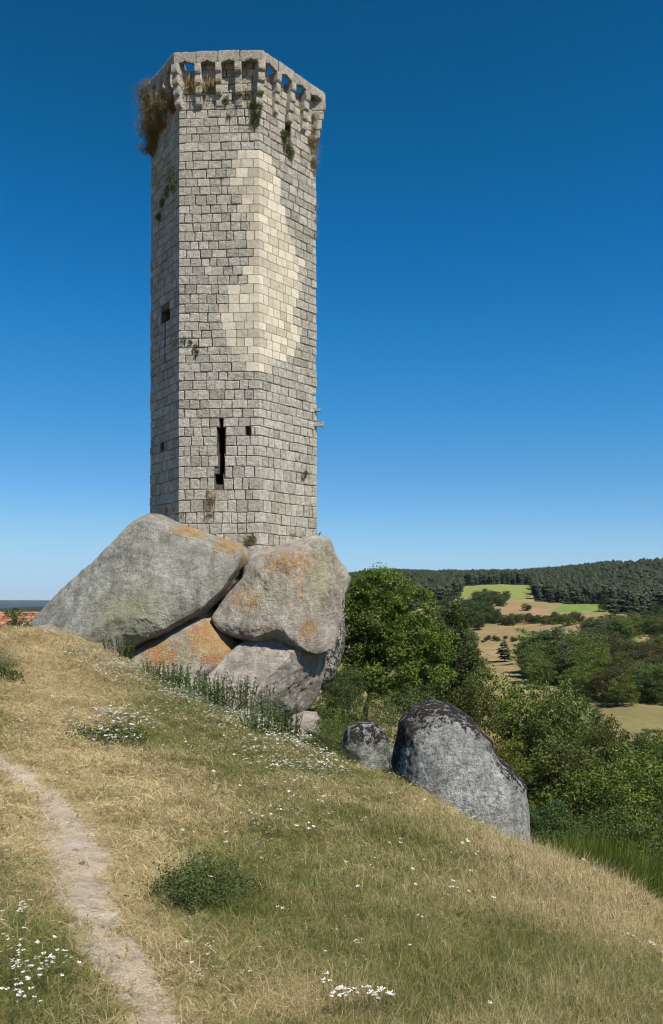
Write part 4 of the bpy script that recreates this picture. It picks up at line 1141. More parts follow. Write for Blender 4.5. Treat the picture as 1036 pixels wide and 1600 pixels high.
scat(26, 850, 1060, 1060, 1030, 38, 56, ['mid_a', 'mid_b', 'mid_c', 'mid_d', 'mid_e'], 'tree behind the hedge above the mown field', 'trees behind the hedge', 1.0, 10)
scat(16, 742, 850, 1004, 998, 4, 9, ['mid_b', 'mid_d', 'bush_b'], 'bush in the thin line across the middle straw field', 'thin line of field bushes', 1.4, 11, 'bush', 'bush')
scat(9, 655, 720, 948, 944, 6, 12, ['mid_b', 'mid_d'], 'bush along the foot of the left forest block', 'bushes below the left forest', 1.4, 12, 'bush', 'bush')
put_g('mid_c', 868, 1045, 65, 42, label='tall grey green tree left in the wood beyond the conifer', category='tree')
put_g('mid_c', 920, 1165, 62, 60, label='grey green tree on the left side of the mown field', category='tree')
put_g('mid_b', 1020, 1195, 60, 70, label='dark tree on the right edge below the mown field', category='tree')
put_g('mid_b', 985, 1195, 40, 50, name='bush', label='dark bush at the lower end of the mown field', category='bush')
# bush in front of the tiled roof at the left
Y = 33.0
put_px('bush_a', 36, 950, 1012, 62, Y, label='green bush in front of the red tiled roof', category='bush')

# conifers at the front of the far forest: individuals
rng = np.random.default_rng(77)
def forest_tree(px, Y, key, s, lab, grp):
    x = (px-518)*Y/F; z_ = h1(x, Y)
    nm, cm, tm, w0, h0 = PROTO[key]
    r = empty('pine_tree', (x, Y, z_-0.3), rng.uniform(0, 6.28), s, label=lab, category='tree', group=grp)
    link('crown', cm, r); link('trunk', tm, r)
for k in range(110):
    px = rng.uniform(548, 1050); Y = float(forest_front(px))+rng.uniform(0, 16)
    kk_ = int(rng.integers(3))
    forest_tree(px, Y, ['pine_a', 'pine_b', 'pine_c'][kk_], rng.uniform(0.75, 1.15), ('tall ', 'broad ', 'low ')[kk_]+'pine fronting the far forest, '+['left of the far meadow', 'behind the far meadow', 'between the far meadow and the green field', 'behind the bright green field', 'near the right edge'][int(np.searchsorted([722, 832, 864, 962], px))], 'pines at the edge of the far forest')

def gn_instances(name, pts, rot, scl_, idx, protos, extra=None, **props):
    """one object whose geometry nodes place the given meshes on points"""
    at = {'rot': ('VEC', rot), 'scl': ('VEC', scl_), 'idx': ('INT', idx)}
    if extra:
        for k, v in extra.items(): at[k] = ('FLOAT', v)
    me = mesh_np(name, pts, np.zeros((0, 3), int), None, at)
    o = link(name, me, **props)
    coll = bpy.data.collections.new(name+'_source')
    for k, m_ in enumerate(protos):
        q = bpy.data.objects.new('%s_source_%02d' % (name, k), m_); coll.objects.link(q)
    ng = bpy.data.node_groups.new(name, 'GeometryNodeTree')
    ng.interface.new_socket('Geometry', in_out='INPUT', socket_type='NodeSocketGeometry'); ng.interface.new_socket('Geometry', in_out='OUTPUT', socket_type='NodeSocketGeometry')
    gi = ng.nodes.new('NodeGroupInput'); go = ng.nodes.new('NodeGroupOutput')
    m2p = ng.nodes.new('GeometryNodeMeshToPoints')
    ip = ng.nodes.new('GeometryNodeInstanceOnPoints'); ci = ng.nodes.new('GeometryNodeCollectionInfo')
    ci.inputs['Collection'].default_value = coll; ci.inputs['Separate Children'].default_value = True; ci.inputs['Reset Children'].default_value = True
    def na(nm, ty):
        x = ng.nodes.new('GeometryNodeInputNamedAttribute'); x.data_type = ty; x.inputs['Name'].default_value = nm; return x.outputs['Attribute']
    ip.inputs['Pick Instance'].default_value = True
    L = ng.links
    L.new(gi.outputs[0], m2p.inputs['Mesh']); L.new(m2p.outputs[0], ip.inputs['Points']); L.new(ci.outputs[0], ip.inputs['Instance'])
    L.new(na('idx', 'INT'), ip.inputs['Instance Index']); L.new(na('rot', 'FLOAT_VECTOR'), ip.inputs['Rotation']); L.new(na('scl', 'FLOAT_VECTOR'), ip.inputs['Scale'])
    L.new(ip.outputs[0], go.inputs[0])
    md = o.modifiers.new('scatter', 'NODES'); md.node_group = ng
    return o

def merged_tree(key):
    nm, cm, tm, w0, h0 = PROTO[key]
    def arr(me):
        V = np.empty(len(me.vertices)*3, np.float32); me.vertices.foreach_get('co', V)
        lt = np.empty(len(me.polygons), np.int32); me.polygons.foreach_get('loop_total', lt)
        lv = np.empty(len(me.loops), np.int32); me.loops.foreach_get('vertex_index', lv)
        t = np.empty(len(me.vertices), np.float32); me.attributes['tint'].data.foreach_get('value', t)
        k = lt[0]; return V.reshape(-1, 3), lv.reshape(-1, k), t
    V1, F1, t1 = arr(cm); V2, F2, t2 = arr(tm)
    me = mesh_np(key+'_whole', np.concatenate([V1, V2]), [F1, F2+len(V1)], M_PINE, {'tint': ('FLOAT', np.concatenate([t1, t2]))})
    me.materials.append(M_BARK); mi = np.zeros(len(me.polygons), np.int32); mi[len(F1):] = 1; me.polygons.foreach_set('material_index', mi)
    return me
fp = [merged_tree(k) for k in ('pine_a', 'pine_b', 'pine_c')]
N_ = 15000
Y = np.sqrt(rng.uniform(380**2, 1750**2, N_)); px = rng.uniform(520, 1110, N_)
ok = (Y > forest_front(px)+10) & (Y < forest_front(px)+760)
Y = Y[ok][:7500]; px = px[ok][:7500]
x = (px-518)*Y/F; z_ = H(x, Y)
sc_ = rng.uniform(0.72, 1.15, len(x))
gn_instances('pine_forest', np.stack([x, Y, z_-0.3], -1), np.stack([rng.normal(0, .03, len(x)), rng.normal(0, .03, len(x)), rng.uniform(0, 6.28, len(x))], -1), np.stack([sc_]*3, -1), rng.integers(0, 3, len(x)), fp,
             kind='stuff', label='dark pine forest covering the far hillside up to the skyline', category='forest')
# woods far left
N_ = 2600
Y = rng.uniform(430, 640, N_); px = rng.uniform(-260, 330, N_); x = (px-518)*Y/F; z_ = H(x, Y); sc_ = rng.uniform(0.6, 0.82, N_)
gn_instances('distant_woods', np.stack([x, Y, z_-0.3], -1), np.stack([0*x, 0*x, rng.uniform(0, 6.28, N_)], -1), np.stack([sc_]*3, -1), rng.integers(0, 3, N_), fp,
             kind='stuff', label='line of dark woods beyond the tiled roof', category='woods')

# ---------------------------------------------------------------- house with the red roof at the left
M_TILE, n, b = new_mat('terracotta_tile', 0.85, 0.2)
n.links.new(mix(n, attr(n, 'tint'), (0.24, 0.095, 0.06), (0.42, 0.21, 0.14)), b.inputs['Base Color'])
bump(n, b, noise(n, geopos(n), 25, 3), 0.5, 0.01)
M_PLASTER, n, b = new_mat('house_render', 0.95, 0.1)
n.links.new(ramp(n, noise(n, geopos(n), 2, 4), [(0.3, (0.36, 0.31, 0.24)), (0.7, (0.46, 0.41, 0.33))]), b.inputs['Base Color'])
def make_house():
    Y0 = 52.0; pr = P(0, 959, Y0); zr = pr[2]; x0 = (-260-518)*Y0/F; x1 = (64-518)*Y0/F
    run = 5.0; drop = 2.1; zg = h1(x0*0.5+x1*0.5, Y0-run)-0.5
    r = empty('house', ((x0+x1)/2, Y0, zg), label='low house with a red tiled roof just beyond the grassy crest', category='house')
    o = np.array([(x0+x1)/2, Y0, zg])
    G = Geo(); ze = zr-drop
    a, b_ = Y0-run+0.35, Y0+run-0.35
    V = np.array([[x0+.3, a, zg], [x1-.3, a, zg], [x1-.3, b_, zg], [x0+.3, b_, zg], [x0+.3, a, ze], [x1-.3, a, ze], [x1-.3, b_, ze], [x0+.3, b_, ze], [x0+.3, Y0, zr-.15], [x1-.3, Y0, zr-.15]])-o
    G.add(V, F3=[(4, 7, 8), (5, 9, 6)], F4=[(0, 1, 5, 4), (1, 2, 6, 5), (2, 3, 7, 6), (3, 0, 4, 7)]); link('walls', G.mesh('walls', M_PLASTER), r)
    D = Geo()
    for s in (-1, 1):
        D.add(np.array([[x0, Y0, zr-.06], [x1, Y0, zr-.06], [x1, Y0+s*run, ze-.11], [x0, Y0+s*run, ze-.11]])-o, F4=[(0, 1, 2, 3)])
    roof = link('roof', D.mesh('roof', M_TILE), r)
    # tiles: shared meshes, one object each on the visible slope near its right end; the rest joined
    tw = 0.42; tl = 0.40
    def tile_v():
        us = np.linspace(-1, 1, 7); zc = 0.055*np.cos(us*np.pi/2)
        V = []
        for (l_, lift) in ((0, 0.0), (tl*1.12, 0.04)):
            for u, zc_ in zip(us, zc): V.append([u*tw*0.5, -l_, zc_+lift])
        V = np.array(V); Q = [(k, k+1, 8+k, 7+k) for k in range(6)]
        fr = V[7:].copy(); fr[:, 2] -= 0.03; V = np.concatenate([V, fr]); Q += [(7+k, 8+k, 15+k, 14+k) for k in range(6)]
        return V, np.array(Q)
    V0, Q0 = tile_v(); sl = math.atan2(drop, run); ln = math.hypot(run, drop)
    tms = [mesh_np('tile', V0, Q0, M_TILE, {'tint': ('FLOAT', np.full(len(V0), t))}, True) for t in (0.05, 0.3, 0.5, 0.75, 1.0)]
    ca, sa = math.cos(sl), math.sin(sl)
    rest = Geo(); cnt = 0; rg = np.random.default_rng(9)
    for i in range(int((x1-x0)/tw)):
        for j in range(int(ln/tl)):
            xx = x1-(i+.5)*tw; d = j*tl; yy = Y0-d*ca; zz = zr-d*sa
            if cnt < 290 and j < 9:
                t = link('tile', tms[int(rg.integers(5))], roof); t.location = (xx-o[0], yy-o[1], zz-o[2]); t.rotation_euler = (sl, 0, rg.uniform(-.02, .02)); cnt += 1
            else:
                R = Matrix.Rotation(sl, 3, 'X'); W_ = V0@np.array(R).T+[xx-o[0], yy-o[1], zz-o[2]]; rest.add(W_, F4=Q0, a=rg.uniform(0, 1))
    link('roof_tiles', rest.mesh('roof_tiles', M_TILE), roof, kind='stuff')
    rd = Geo()
    for i in range(int((x1-x0)/0.45)):
        t = np.linspace(0, np.pi, 7); xx = x1-i*0.45
        V = np.array([[xx+dx, Y0+0.14*np.cos(a_), zr+0.02+0.10*np.sin(a_)+(.015 if dx else 0)] for dx in (0, -0.47) for a_ in t])-o
        rd.add(V, F4=[(k, k+1, 8+k, 7+k) for k in range(6)], a=rg.uniform(0, 1))
    link('ridge', rd.mesh('ridge', M_TILE, True), r)
make_house()

# two tiny farm sheds in the valley
def shed(px, py, wpx, hpx, lab, roofcol):
    g = ground_at(px, py, 40)
    if g is None: return
    w = wpx*g[1]/F; h_ = hpx*g[1]/F
    r = empty('barn', Vector(g), 0.35, label=lab, category='barn')
    G = Geo(); d = w*0.7; V = np.array([[-w/2, -d/2, -.3], [w/2, -d/2, -.3], [w/2, d/2, -.3], [-w/2, d/2, -.3], [-w/2, -d/2, h_*.6], [w/2, -d/2, h_*.6], [w/2, d/2, h_*.6], [-w/2, d/2, h_*.6], [-w/2, 0, h_], [w/2, 0, h_]])
    G.add(V, F3=[(4, 7, 8), (5, 9, 6)], F4=[(0, 1, 5, 4), (1, 2, 6, 5), (2, 3, 7, 6), (3, 0, 4, 7)]); link('walls', G.mesh('walls', M_PLASTER), r)
    m, n, b = new_mat('barn_roof', .8, .2); b.inputs['Base Color'].default_value = (*roofcol, 1)
    G = Geo(); e = 1.08
    for s in (-1, 1): G.add(np.array([[-w/2*e, 0, h_*1.03], [w/2*e, 0, h_*1.03], [w/2*e, s*d/2*1.1, h_*.57], [-w/2*e, s*d/2*1.1, h_*.57]]), F4=[(0, 1, 2, 3)])
    link('roof', G.mesh('roof', m), r)
shed(786, 936, 10, 7, 'tiny pale barn beside the copse at the far meadow', (0.36, 0.30, 0.26))
shed(966, 1008, 16, 9, 'small stone barn among the trees at the right', (0.22, 0.19, 0.17))
def stone_heap(px, py, s, seed, lab):
    g = ground_at(px, py, 40)
    if g is None: return
    o = np.array([[px-s, py-s*.2], [px-s*.4, py-s], [px+s*.5, py-s*.8], [px+s, py], [px+s*.4, py+s*.4], [px-s*.5, py+s*.4]])
    boulder('rock', [tuple(q) for q in o], g[1], 0.8, 0.8, M_ROCKP, seed, amp=0.4, nscale=0.8, res=(40, 24), label=lab, category='rock')
stone_heap(768, 1056, 6, 91, 'pale rock in the field beside the round olive bush')

# ---------------------------------------------------------------- hillside grass
def blade_tuft(nb, h, spread, width, seed, lean=0.5, head=0.0, dry=0.5):
    rng = np.random.default_rng(seed); G = Geo()
    for k in range(nb):
        a = rng.uniform(0, 6.28); r0 = spread*rng.uniform(0, 1)**0.6; b0 = np.array([r0*math.cos(a), r0*math.sin(a), -0.01]); a2 = rng.uniform(0, 6.28)
        hh = h*rng.uniform(0.4, 1.1); d = np.array([math.cos(a2), math.sin(a2), 0]); ln = lean*hh*rng.uniform(0.1, 1.2)
        sd_ = np.array([-d[1], d[0], 0])*width*0.5*rng.uniform(.7, 1.3)
        p1 = b0+np.array([0, 0, hh*0.55])+d*ln*0.3; p2 = b0+np.array([0, 0, hh*max(0.25, 1-0.35*lean)])+d*ln
        t = rng.uniform(0, 1)
        G.add([b0-sd_, b0+sd_, p1-sd_*.8, p1+sd_*.8, p2], F4=[(0, 1, 3, 2)], F3=[(2, 3, 4)], a=t)
        if rng.random() < head:
            s2 = width*1.6; q = p2; u = unit((p2-p1)[None])[0]*h*0.14; s3 = unit(np.cross(u, rng.normal(size=3))[None])[0]*s2
            G.add([q-u*.3, q+s3, q+u, q-s3], F4=[(0, 1, 2, 3)], a=min(1, t+0.5))
    return G.mesh('tuft', M_GRASS)
def yarrow_points():
    pass
GT = [blade_tuft(26, 0.12, 0.09, 0.0030, 600, 1.1), blade_tuft(26, 0.11, 0.10, 0.0030, 601, 1.5), blade_tuft(20, 0.16, 0.09, 0.0026, 602, 1.0), blade_tuft(11, 0.27, 0.10, 0.0018, 603, .9),
      blade_tuft(30, 0.09, 0.12, 0.0030, 604, 1.8), blade_tuft(32, 0.07, 0.12, 0.0028, 605, 2.2)]
GTF = [blade_tuft(30, 0.12, 0.17, 0.0050, 610, 1.2), blade_tuft(30, 0.11, 0.18, 0.0050, 611, 1.5), blade_tuft(24, 0.17, 0.16, 0.0042, 612, 1.1), blade_tuft(14, 0.26, 0.17, 0.0030, 613, .9),
       blade_tuft(32, 0.09, 0.19, 0.0055, 614, 1.8), blade_tuft(32, 0.07, 0.19, 0.0055, 615, 2.2)]
def make_grass():
    rng = np.random.default_rng(88); n_ = 330000; R0, R1 = 2.1, 34.0; p_ = 0.62
    u = rng.uniform(0, 1, n_); r = (R0**p_+u*(R1**p_-R0**p_))**(1/p_); a = np.radians(rng.uniform(-30, 29, n_))
    x = r*np.sin(a); y = r*np.cos(a); pd = path_d(x, y); z_ = H(x, y); px, py = proj(np.stack([x, y, z_], -1))
    pn = fb2(x, y, 4, 4, 71)+0.6*fb2(x, y, 12, 2, 72)
    keep = (pd > -0.02+0.09*pn) & ((z_-EYE) > -9)
    # worn thin grass beside the path
    keep &= rng.uniform(0, 1, n_) < 0.25+0.75*smooth(0.0, 0.5, pd+0.2*pn)
    # not inside the big boulders
    for (cx, cy, rx, ry, Ylo) in [(290, 960, 190, 90, 28.5)]: keep &= ~((((px-cx)/rx)**2+((py-cy)/ry)**2 < 1) & (y > Ylo))
    worn = sum(gauss(px, py, *g_) for g_ in ((55, 1015, 40, 22), (75, 1075, 32, 40), (105, 1135, 34, 32), (120, 1190, 40, 30)))
    keep &= rng.uniform(0, 1, n_) > 0.72*np.clip(worn+0.35*pn*(worn > 0.25), 0, 1)
    # occasional tufts in the path
    keep |= (pd < 0) & (rng.uniform(0, 1, n_) < 0.008+0.16*smooth(-0.22, 0.02, pd+0.14*pn))
    x, y, z_, r, px, py, pd = (q[keep] for q in (x, y, z_, r, px, py, pd)); n_ = len(x)
    dr = dryness(x, y)
    # height: short on the trodden ridge and by the path, tall to the right
    hf = 0.62+0.45*smooth(350, 900, px)*smooth(0, 1, (py-1150)/200)+0.35*fb2(x, y, 0.8, 2, 73)
    hf = hf+0.45*gauss(px, py, 460, 1600, 200, 60)+0.4*gauss(px, py, 880, 1370, 170, 60)-0.15*gauss(px, py, 200, 1300, 120, 100)-0.55*gauss(px, py, 80, 1100, 100, 130)-0.3*gauss(px, py, 180, 1210, 90, 40)
    hf = np.clip(hf*(0.3+0.7*smooth(0, 0.9, pd)), 0.16, 1.4)
    q = np.clip(rng.uniform(0, 1, n_)+0.25*(hf-0.75), 0, 0.985)
    base = np.select([q < 0.18, q < 0.38, q < 0.6, q < 0.78, q < 0.95], [5, 4, 1, 0, 2], 3)
    clump = fb2(x, y, 3.2, 3, 74); s = rng.uniform(0.75, 1.25, n_)*(1+0.35*clump); fw = 0.75+0.03*r
    # near set thin, far set broad, blended by distance
    isf = rng.uniform(0, 1, n_) < smooth(5, 12, r)
    dy = np.clip(dr+rng.normal(0, 0.24, n_)+0.12*clump+np.where(base == 3, .3, 0)+np.where(base == 2, .12, 0), 0, 1)
    # mats of grass lean downhill to the right
    rot = np.stack([rng.normal(0, .22, n_), 0.16+rng.normal(0, .25, n_), rng.uniform(0, 6.28, n_)], -1)
    sc_ = np.stack([s*fw*0.9, s*fw*0.9, s*hf*1.15*np.where(base == 3, rng.uniform(.7, 1.3, n_), 1)], -1)
    for nm, sel, pr, lab in (('near_grass', ~isf, GT, 'dry and green grass blades covering the near slope'), ('grass', isf, GTF, 'mixed straw and green grass covering the hillside')):
        gn_instances('hillside_grass', np.stack([x, y, z_], -1)[sel], rot[sel], sc_[sel], base[sel], pr, {'dry': dy[sel]}, kind='stuff', label=lab, category='grass')
make_grass()

# ---------------------------------------------------------------- wild flowers
def umbel_mesh(seed, h=0.36, r=0.035, heads=1, fl=16):
    rng = np.random.default_rng(seed); G = Geo(); T = Geo()
    for k in range(heads):
        a = rng.uniform(0, 6.28); ln = 0.0 if heads == 1 else rng.uniform(.03, .10); c_ = np.array([ln*math.cos(a), ln*math.sin(a), h*rng.uniform(.8, 1.05)])
        t = np.linspace(0, 1, 4)[:, None]; pp = np.array([0, 0, -.02])+(c_-[0, 0, -.02])*t+np.array([0.02, 0, 0])*np.sin(t*3)
        V, Q = tube(pp, 0.0022*(1-.4*t[:, 0]), 3); T.add(V, F4=Q, a=.6)
        rr = r*rng.uniform(.7, 1.2); m_ = fl; ra = rr*np.sqrt(rng.uniform(0, 1, m_)); an = rng.uniform(0, 6.28, m_)
        C = c_+np.stack([ra*np.cos(an), ra*np.sin(an), 0.25*(ra**2)/rr+rng.uniform(-.003, .003, m_)], -1)
        V, Q, ti = leaf_quads(C, rr*0.75, rng, 2.5, .9); G.add(V, F4=Q, a=ti)
    nl = 10; C = np.stack([rng.normal(0, .03, nl), rng.normal(0, .03, nl), rng.uniform(.02, h*.5, nl)], -1); V, Q, ti = leaf_quads(C, .05, rng, .3, .25); T.add(V, F4=Q, a=ti)
    return G.mesh('flower_head', M_PETAL), T.mesh('stem', M_HERB)
UMB = [umbel_mesh(700, .34, .030, 1), umbel_mesh(701, .30, .024, 3, 14), umbel_mesh(702, .38, .028, 4, 14), umbel_mesh(703, .26, .018, 2, 10)]
rng = np.random.default_rng(99)
def flower_at(px, py, k, s, lab, grp):
    s *= 0.38
    g = ground_at(px, min(py, 1598))
    if g is None: return
    if py > 1598: g = np.array([(px-518)/F*g[1]*.97, g[1]*.97, h1((px-518)/F*g[1]*.97, g[1]*.97)])
    r = empty('wild_carrot', Vector(g)+Vector((0, 0, 0.06)), rng.uniform(0, 6.28), s, label=lab, category='flower', group=grp); r.rotation_euler[0] = rng.normal(0, .1); r.rotation_euler[1] = rng.normal(.08, .1)
    link('flower_head', UMB[k][0], r); link('stem', UMB[k][1], r)
for (px, py) in [(512, 1590), (520, 1605), (535, 1600), (545, 1600), (560, 1610), (590, 1625), (600, 1625), (610, 1630), (528, 1625), (582, 1620)]:
    flower_at(px, py, 2, 0.9, 'white flower clump at the bottom edge right of the middle', 'white flowers at the bottom edge')
for k in range(80):
    px = rng.uniform(-5, 175); py = rng.uniform(1450, 1610)
    g = ground_at(px, min(py, 1598))
    hash_k = int(rng.integers(3))
    if path_d(g[:1], g[1:2])[0] > 0.12: flower_at(px, py, hash_k, rng.uniform(.55, .85), ('%s white umbel left of the path, ' % ['single', 'clustered small', 'spreading'][hash_k]+('close to the bottom edge' if py > 1560 else 'among the farthest of that patch' if py < 1490 else 'beside the path edge' if px > 110 else 'near the left edge' if px < 45 else 'in the middle of that patch')), 'white flowers left of the path')
for (px, py) in [(288, 1490), (300, 1530), (310, 1545), (320, 1535), (330, 1510), (395, 1545), (410, 1500), (290, 1350), (300, 1352), (280, 1358), (306, 1365), (375, 1420), (470, 1480), (505, 1500), (640, 1490), (655, 1440), (560, 1490), (610, 1350), (680, 1400), (700, 1405), (545, 1440), (445, 1430), (690, 1340), (1020, 1580), (1030, 1560), (1010, 1590), (335, 1500)]:
    flower_at(px+rng.uniform(-3, 3), py+25, int(rng.integers(4)), rng.uniform(.6, .85), ('white flower in open grass, '+('just above the low dark shrub' if py < 1375 else 'between the path and the tall straw' if px < 345 else 'near the bottom right corner' if px > 950 else 'right of the low dark shrub' if px < 480 else 'in the middle of the slope' if px < 600 else 'halfway to the large boulder')), 'white flowers right of the path')
def flower_scatter():
    rng = np.random.default_rng(111); n_ = 110000
    r = np.sqrt(rng.uniform(3.0**2, 28**2, n_)); a = np.radians(rng.uniform(-22, 22, n_)); x = r*np.sin(a); y = r*np.cos(a); z_ = H(x, y); px, py = proj(np.stack([x, y, z_], -1)); pd = path_d(x, y)
    cl = np.clip(fb2(x, y, 1.3, 3, 113)+0.15, 0, 1)*2
    # photo bands rich in daisies
    d = 0.020*cl
    for cx, cy, rx, ry, am in [(175, 1150, 50, 18, 1.6), (210, 1055, 70, 18, .8), (130, 1030, 50, 14, .5), (330, 1095, 70, 16, .9), (290, 1075, 50, 12, .8), (440, 1170, 80, 26, .55), (380, 1130, 60, 16, .6), (480, 1230, 60, 60, .25), (350, 1245, 60, 20, .12), (20, 1480, 60, 30, .12), (90, 1510, 80, 60, .12), (0, 1040, 30, 12, .3), (660, 1390, 80, 50, .10), (600, 1260, 60, 40, .08)]:
        d = d+am*gauss(px, py, cx, cy, rx, ry)*(0.3+cl)*0.5
    k = (rng.uniform(0, 1, n_) < d) & (pd > 0.2) & (py > 985)
    x, y, z_ = x[k], y[k], z_[k]; n_ = len(x); s = rng.uniform(.36, .78, n_)*np.clip(np.hypot(x, y)/9, .45, 1)
    def merged(u):
        f, t = u; G = Geo()
        def arr(me):
            V = np.empty(len(me.vertices)*3, np.float32); me.vertices.foreach_get('co', V); lv = np.empty(len(me.loops), np.int32); me.loops.foreach_get('vertex_index', lv)
            tt = np.empty(len(me.vertices), np.float32); me.attributes['tint'].data.foreach_get('value', tt); return V.reshape(-1, 3), lv.reshape(-1, 4), tt
        V1, F1, t1 = arr(f); V2, F2, t2 = arr(t)
        me = mesh_np('flower', np.concatenate([V1, V2]), [np.concatenate([F1, F2+len(V1)])], M_PETAL, {'tint': ('FLOAT', np.concatenate([t1, t2]))}); me.materials.append(M_HERB)
        mi = np.zeros(len(me.polygons), np.int32); mi[len(F1):] = 1; me.polygons.foreach_set('material_index', mi); return me
    gn_instances('daisies', np.stack([x, y, z_], -1), np.stack([rng.normal(0, .15, n_), rng.normal(.08, .15, n_), rng.uniform(0, 6.28, n_)], -1), np.stack([s, s, s*1.2], -1), rng.integers(0, 3, n_),
                 [merged(UMB[0]), merged(UMB[1]), merged(UMB[3])], kind='stuff', label='countless small white flowers scattered over the hillside grass', category='wildflowers')
flower_scatter()

# low leafy shrub beside the path, and small ones
def mat_shrub(name, px, py, w, hgt, seed, nleaf, ls, mat, lab, ky=0.9):
    g = ground_at(px, py); rg = np.random.default_rng(seed); G = Geo(); T = Geo()
    k = nleaf; u = unit(rg.normal(size=(k, 3))); u[:, 2] = np.abs(u[:, 2]); rr = rg.uniform(.05, 1.35, k)**.5
    lump = 0.75+0.75*fbm(u*3.2+seed, 3, seed); C = u*rr[:, None]*lump[:, None]*[w/2, w/2*ky, hgt]
    z_ = H(C[:, 0]+g[0], C[:, 1]+g[1])-g[2]; C[:, 2] += z_
    V, Q, ti = leaf_quads(C, ls, rg, .6, .6); G.add(V, F4=Q, a=ti)
    for q in range(40):
        t = np.linspace(0, 1, 3)[:, None]; e = C[int(rg.integers(k))]; V, Q = tube(np.array([e[0]*.3, e[1]*.3, -.02])*(1-t)+e*t, 0.004*(1-.6*t[:, 0]), 3); T.add(V, F4=Q, a=.3)
    r = empty(name, Vector(g), label=lab, category='shrub'); link('leaves', G.mesh('leaves', mat), r); link('stems', T.mesh('stems', M_BARK), r)
mat_shrub('low_shrub', 322, 1408, 0.74, 0.26, 801, 20000, .017, M_HERB, 'low dark leafy shrub in the grass right of the path', 1.6)
mat_shrub('low_shrub', 182, 1160, 1.5, 0.22, 802, 3500, .045, M_HERB, 'leafy green patch full of white flowers on the upper slope')
mat_shrub('low_shrub', 797, 1362, 0.42, 0.16, 803, 1500, .03, M_HERB, 'small green shrub in dry grass below the large boulder')
mat_shrub('low_shrub', 0, 1060, 1.2, 0.35, 804, 1500, .06, M_HERB, 'green weedy patch at the left edge of the upper slope')

# stones on the path
rg = np.random.default_rng(5)
def pebble(px, py, s, k):
    g = ground_at(px, py); th = 14
    u = unit(rg.normal(size=(26, 3)))
    import bmesh
    bm = bmesh.new(); bmesh.ops.create_icosphere(bm, subdivisions=2, radius=1.0)
    V = np.array([v.co[:] for v in bm.verts]); Fq = np.array([[v.index for v in f.verts] for f in bm.faces]); bm.free()
    V = V*(1+.35*fbm(V*1.3+k*7, 2, k))[:, None]*[s, s*rg.uniform(.6, .9), s*rg.uniform(.4, .6)]
    o = link('stone', mesh_np('stone', V, Fq, M_ROCKP, {'orange': ('FLOAT', np.zeros(len(V))), 'green': ('FLOAT', np.zeros(len(V)))}), label='small pale stone on the sandy path, '+('at its far upper bend' if py < 1265 else 'just past the upper bend' if py < 1300 else 'in its middle stretch' if py < 1380 else 'along its right border halfway down' if px > 180 and py < 1440 else 'low down near the bottom' if py > 1470 else 'left side of its middle stretch'), category='stone', group='stones on the path')
    o.location = (g[0], g[1], g[2]+s*.12+.008); o.rotation_euler = (0, 0, rg.uniform(0, 6))
for k, (px, py, s) in enumerate([(108, 1262, .016), (137, 1306, .013), (92, 1375, .014), (158, 1412, .011), (172, 1455, .012), (205, 1560, .013), (118, 1430, .012), (75, 1262, .013), (146, 1368, .012), (82, 1282, .022), (118, 1332, .030), (128, 1352, .026), (136, 1395, .016), (196, 1400, .012), (199, 1402, .016), (210, 1430, .018), (100, 1345, .014), (60, 1225, .02), (150, 1480, .012), (185, 1500, .014), (240, 1500, .015), (262, 1520, .012)]): pebble(px, py, s, k)

# ---------------------------------------------------------------- plants on the tower
def wall_plant(name, pts, n_, ls, mats, lab, droop=0.0, thick=.22, stems=30, stem_len=.3, seed=0, cat='plant', up=1.0):
    """pts: (face, px, py, radius px) lobes on the wall"""
    rg = np.random.default_rng(seed); f0, px0, py0, _ = pts[0]; o = WP(f0, s_at(f0, px0), z_at(f0, px0, py0))
    r = empty(name, Vector(o), label=lab, category=cat)
    for mi, (mat, frac, nm) in enumerate(mats):
        G = Geo(); m_ = int(n_*frac)
        for (f, px, py, rp) in pts:
            c_ = WP(f, s_at(f, px), z_at(f, px, py)); R = rp*KZ; nn = np.array([*NRM[f], 0]); d = CORN[(f+1) % 6]-CORN[f]; d = np.array([*(d/np.linalg.norm(d)), 0])
            k = max(6, m_//len(pts))
            if nm == 'leaves':
                q = unit(rg.normal(size=(k, 3)))*rg.uniform(.2, 1, k)[:, None]**.6
                C = c_+d*(q[:, :1]*R)+np.array([0, 0, 1])*q[:, 1:2]*R*1.1+nn*(np.abs(q[:, 2:3])*thick)
                V, Q, ti = leaf_quads(C, ls, rg, .4, .5); G.add(V, F4=Q, a=ti)
            else:
                for z in range(max(3, k//6)):
                    b0 = c_+d*rg.uniform(-R, R)*.8+np.array([0, 0, rg.uniform(-R, R)*.8]); a = rg.normal(0, .5)
                    L = stem_len*rg.uniform(.5, 1.2); dirv = unit((d*a+np.array([0, 0, up])+nn*rg.uniform(.2, .9))[None])[0]
                    p1 = b0+dirv*L*.55; p2 = b0+dirv*L-np.array([0, 0, droop*L]); s3 = unit(np.cross(dirv, rg.normal(size=3))[None])[0]*.006
                    G.add([b0-s3, b0+s3, p1-s3, p1+s3, p2], F4=[(0, 1, 3, 2)], F3=[(2, 3, 4)], a=rg.uniform(0, 1))
        if G.n:
            for k in range(len(G.V)): G.V[k] = G.V[k]-o
            link('dead_leaves' if (nm == 'leaves' and mat is M_DRYL) else nm, G.mesh(nm, mat), r)
L_, S_ = 'leaves', 'stems'
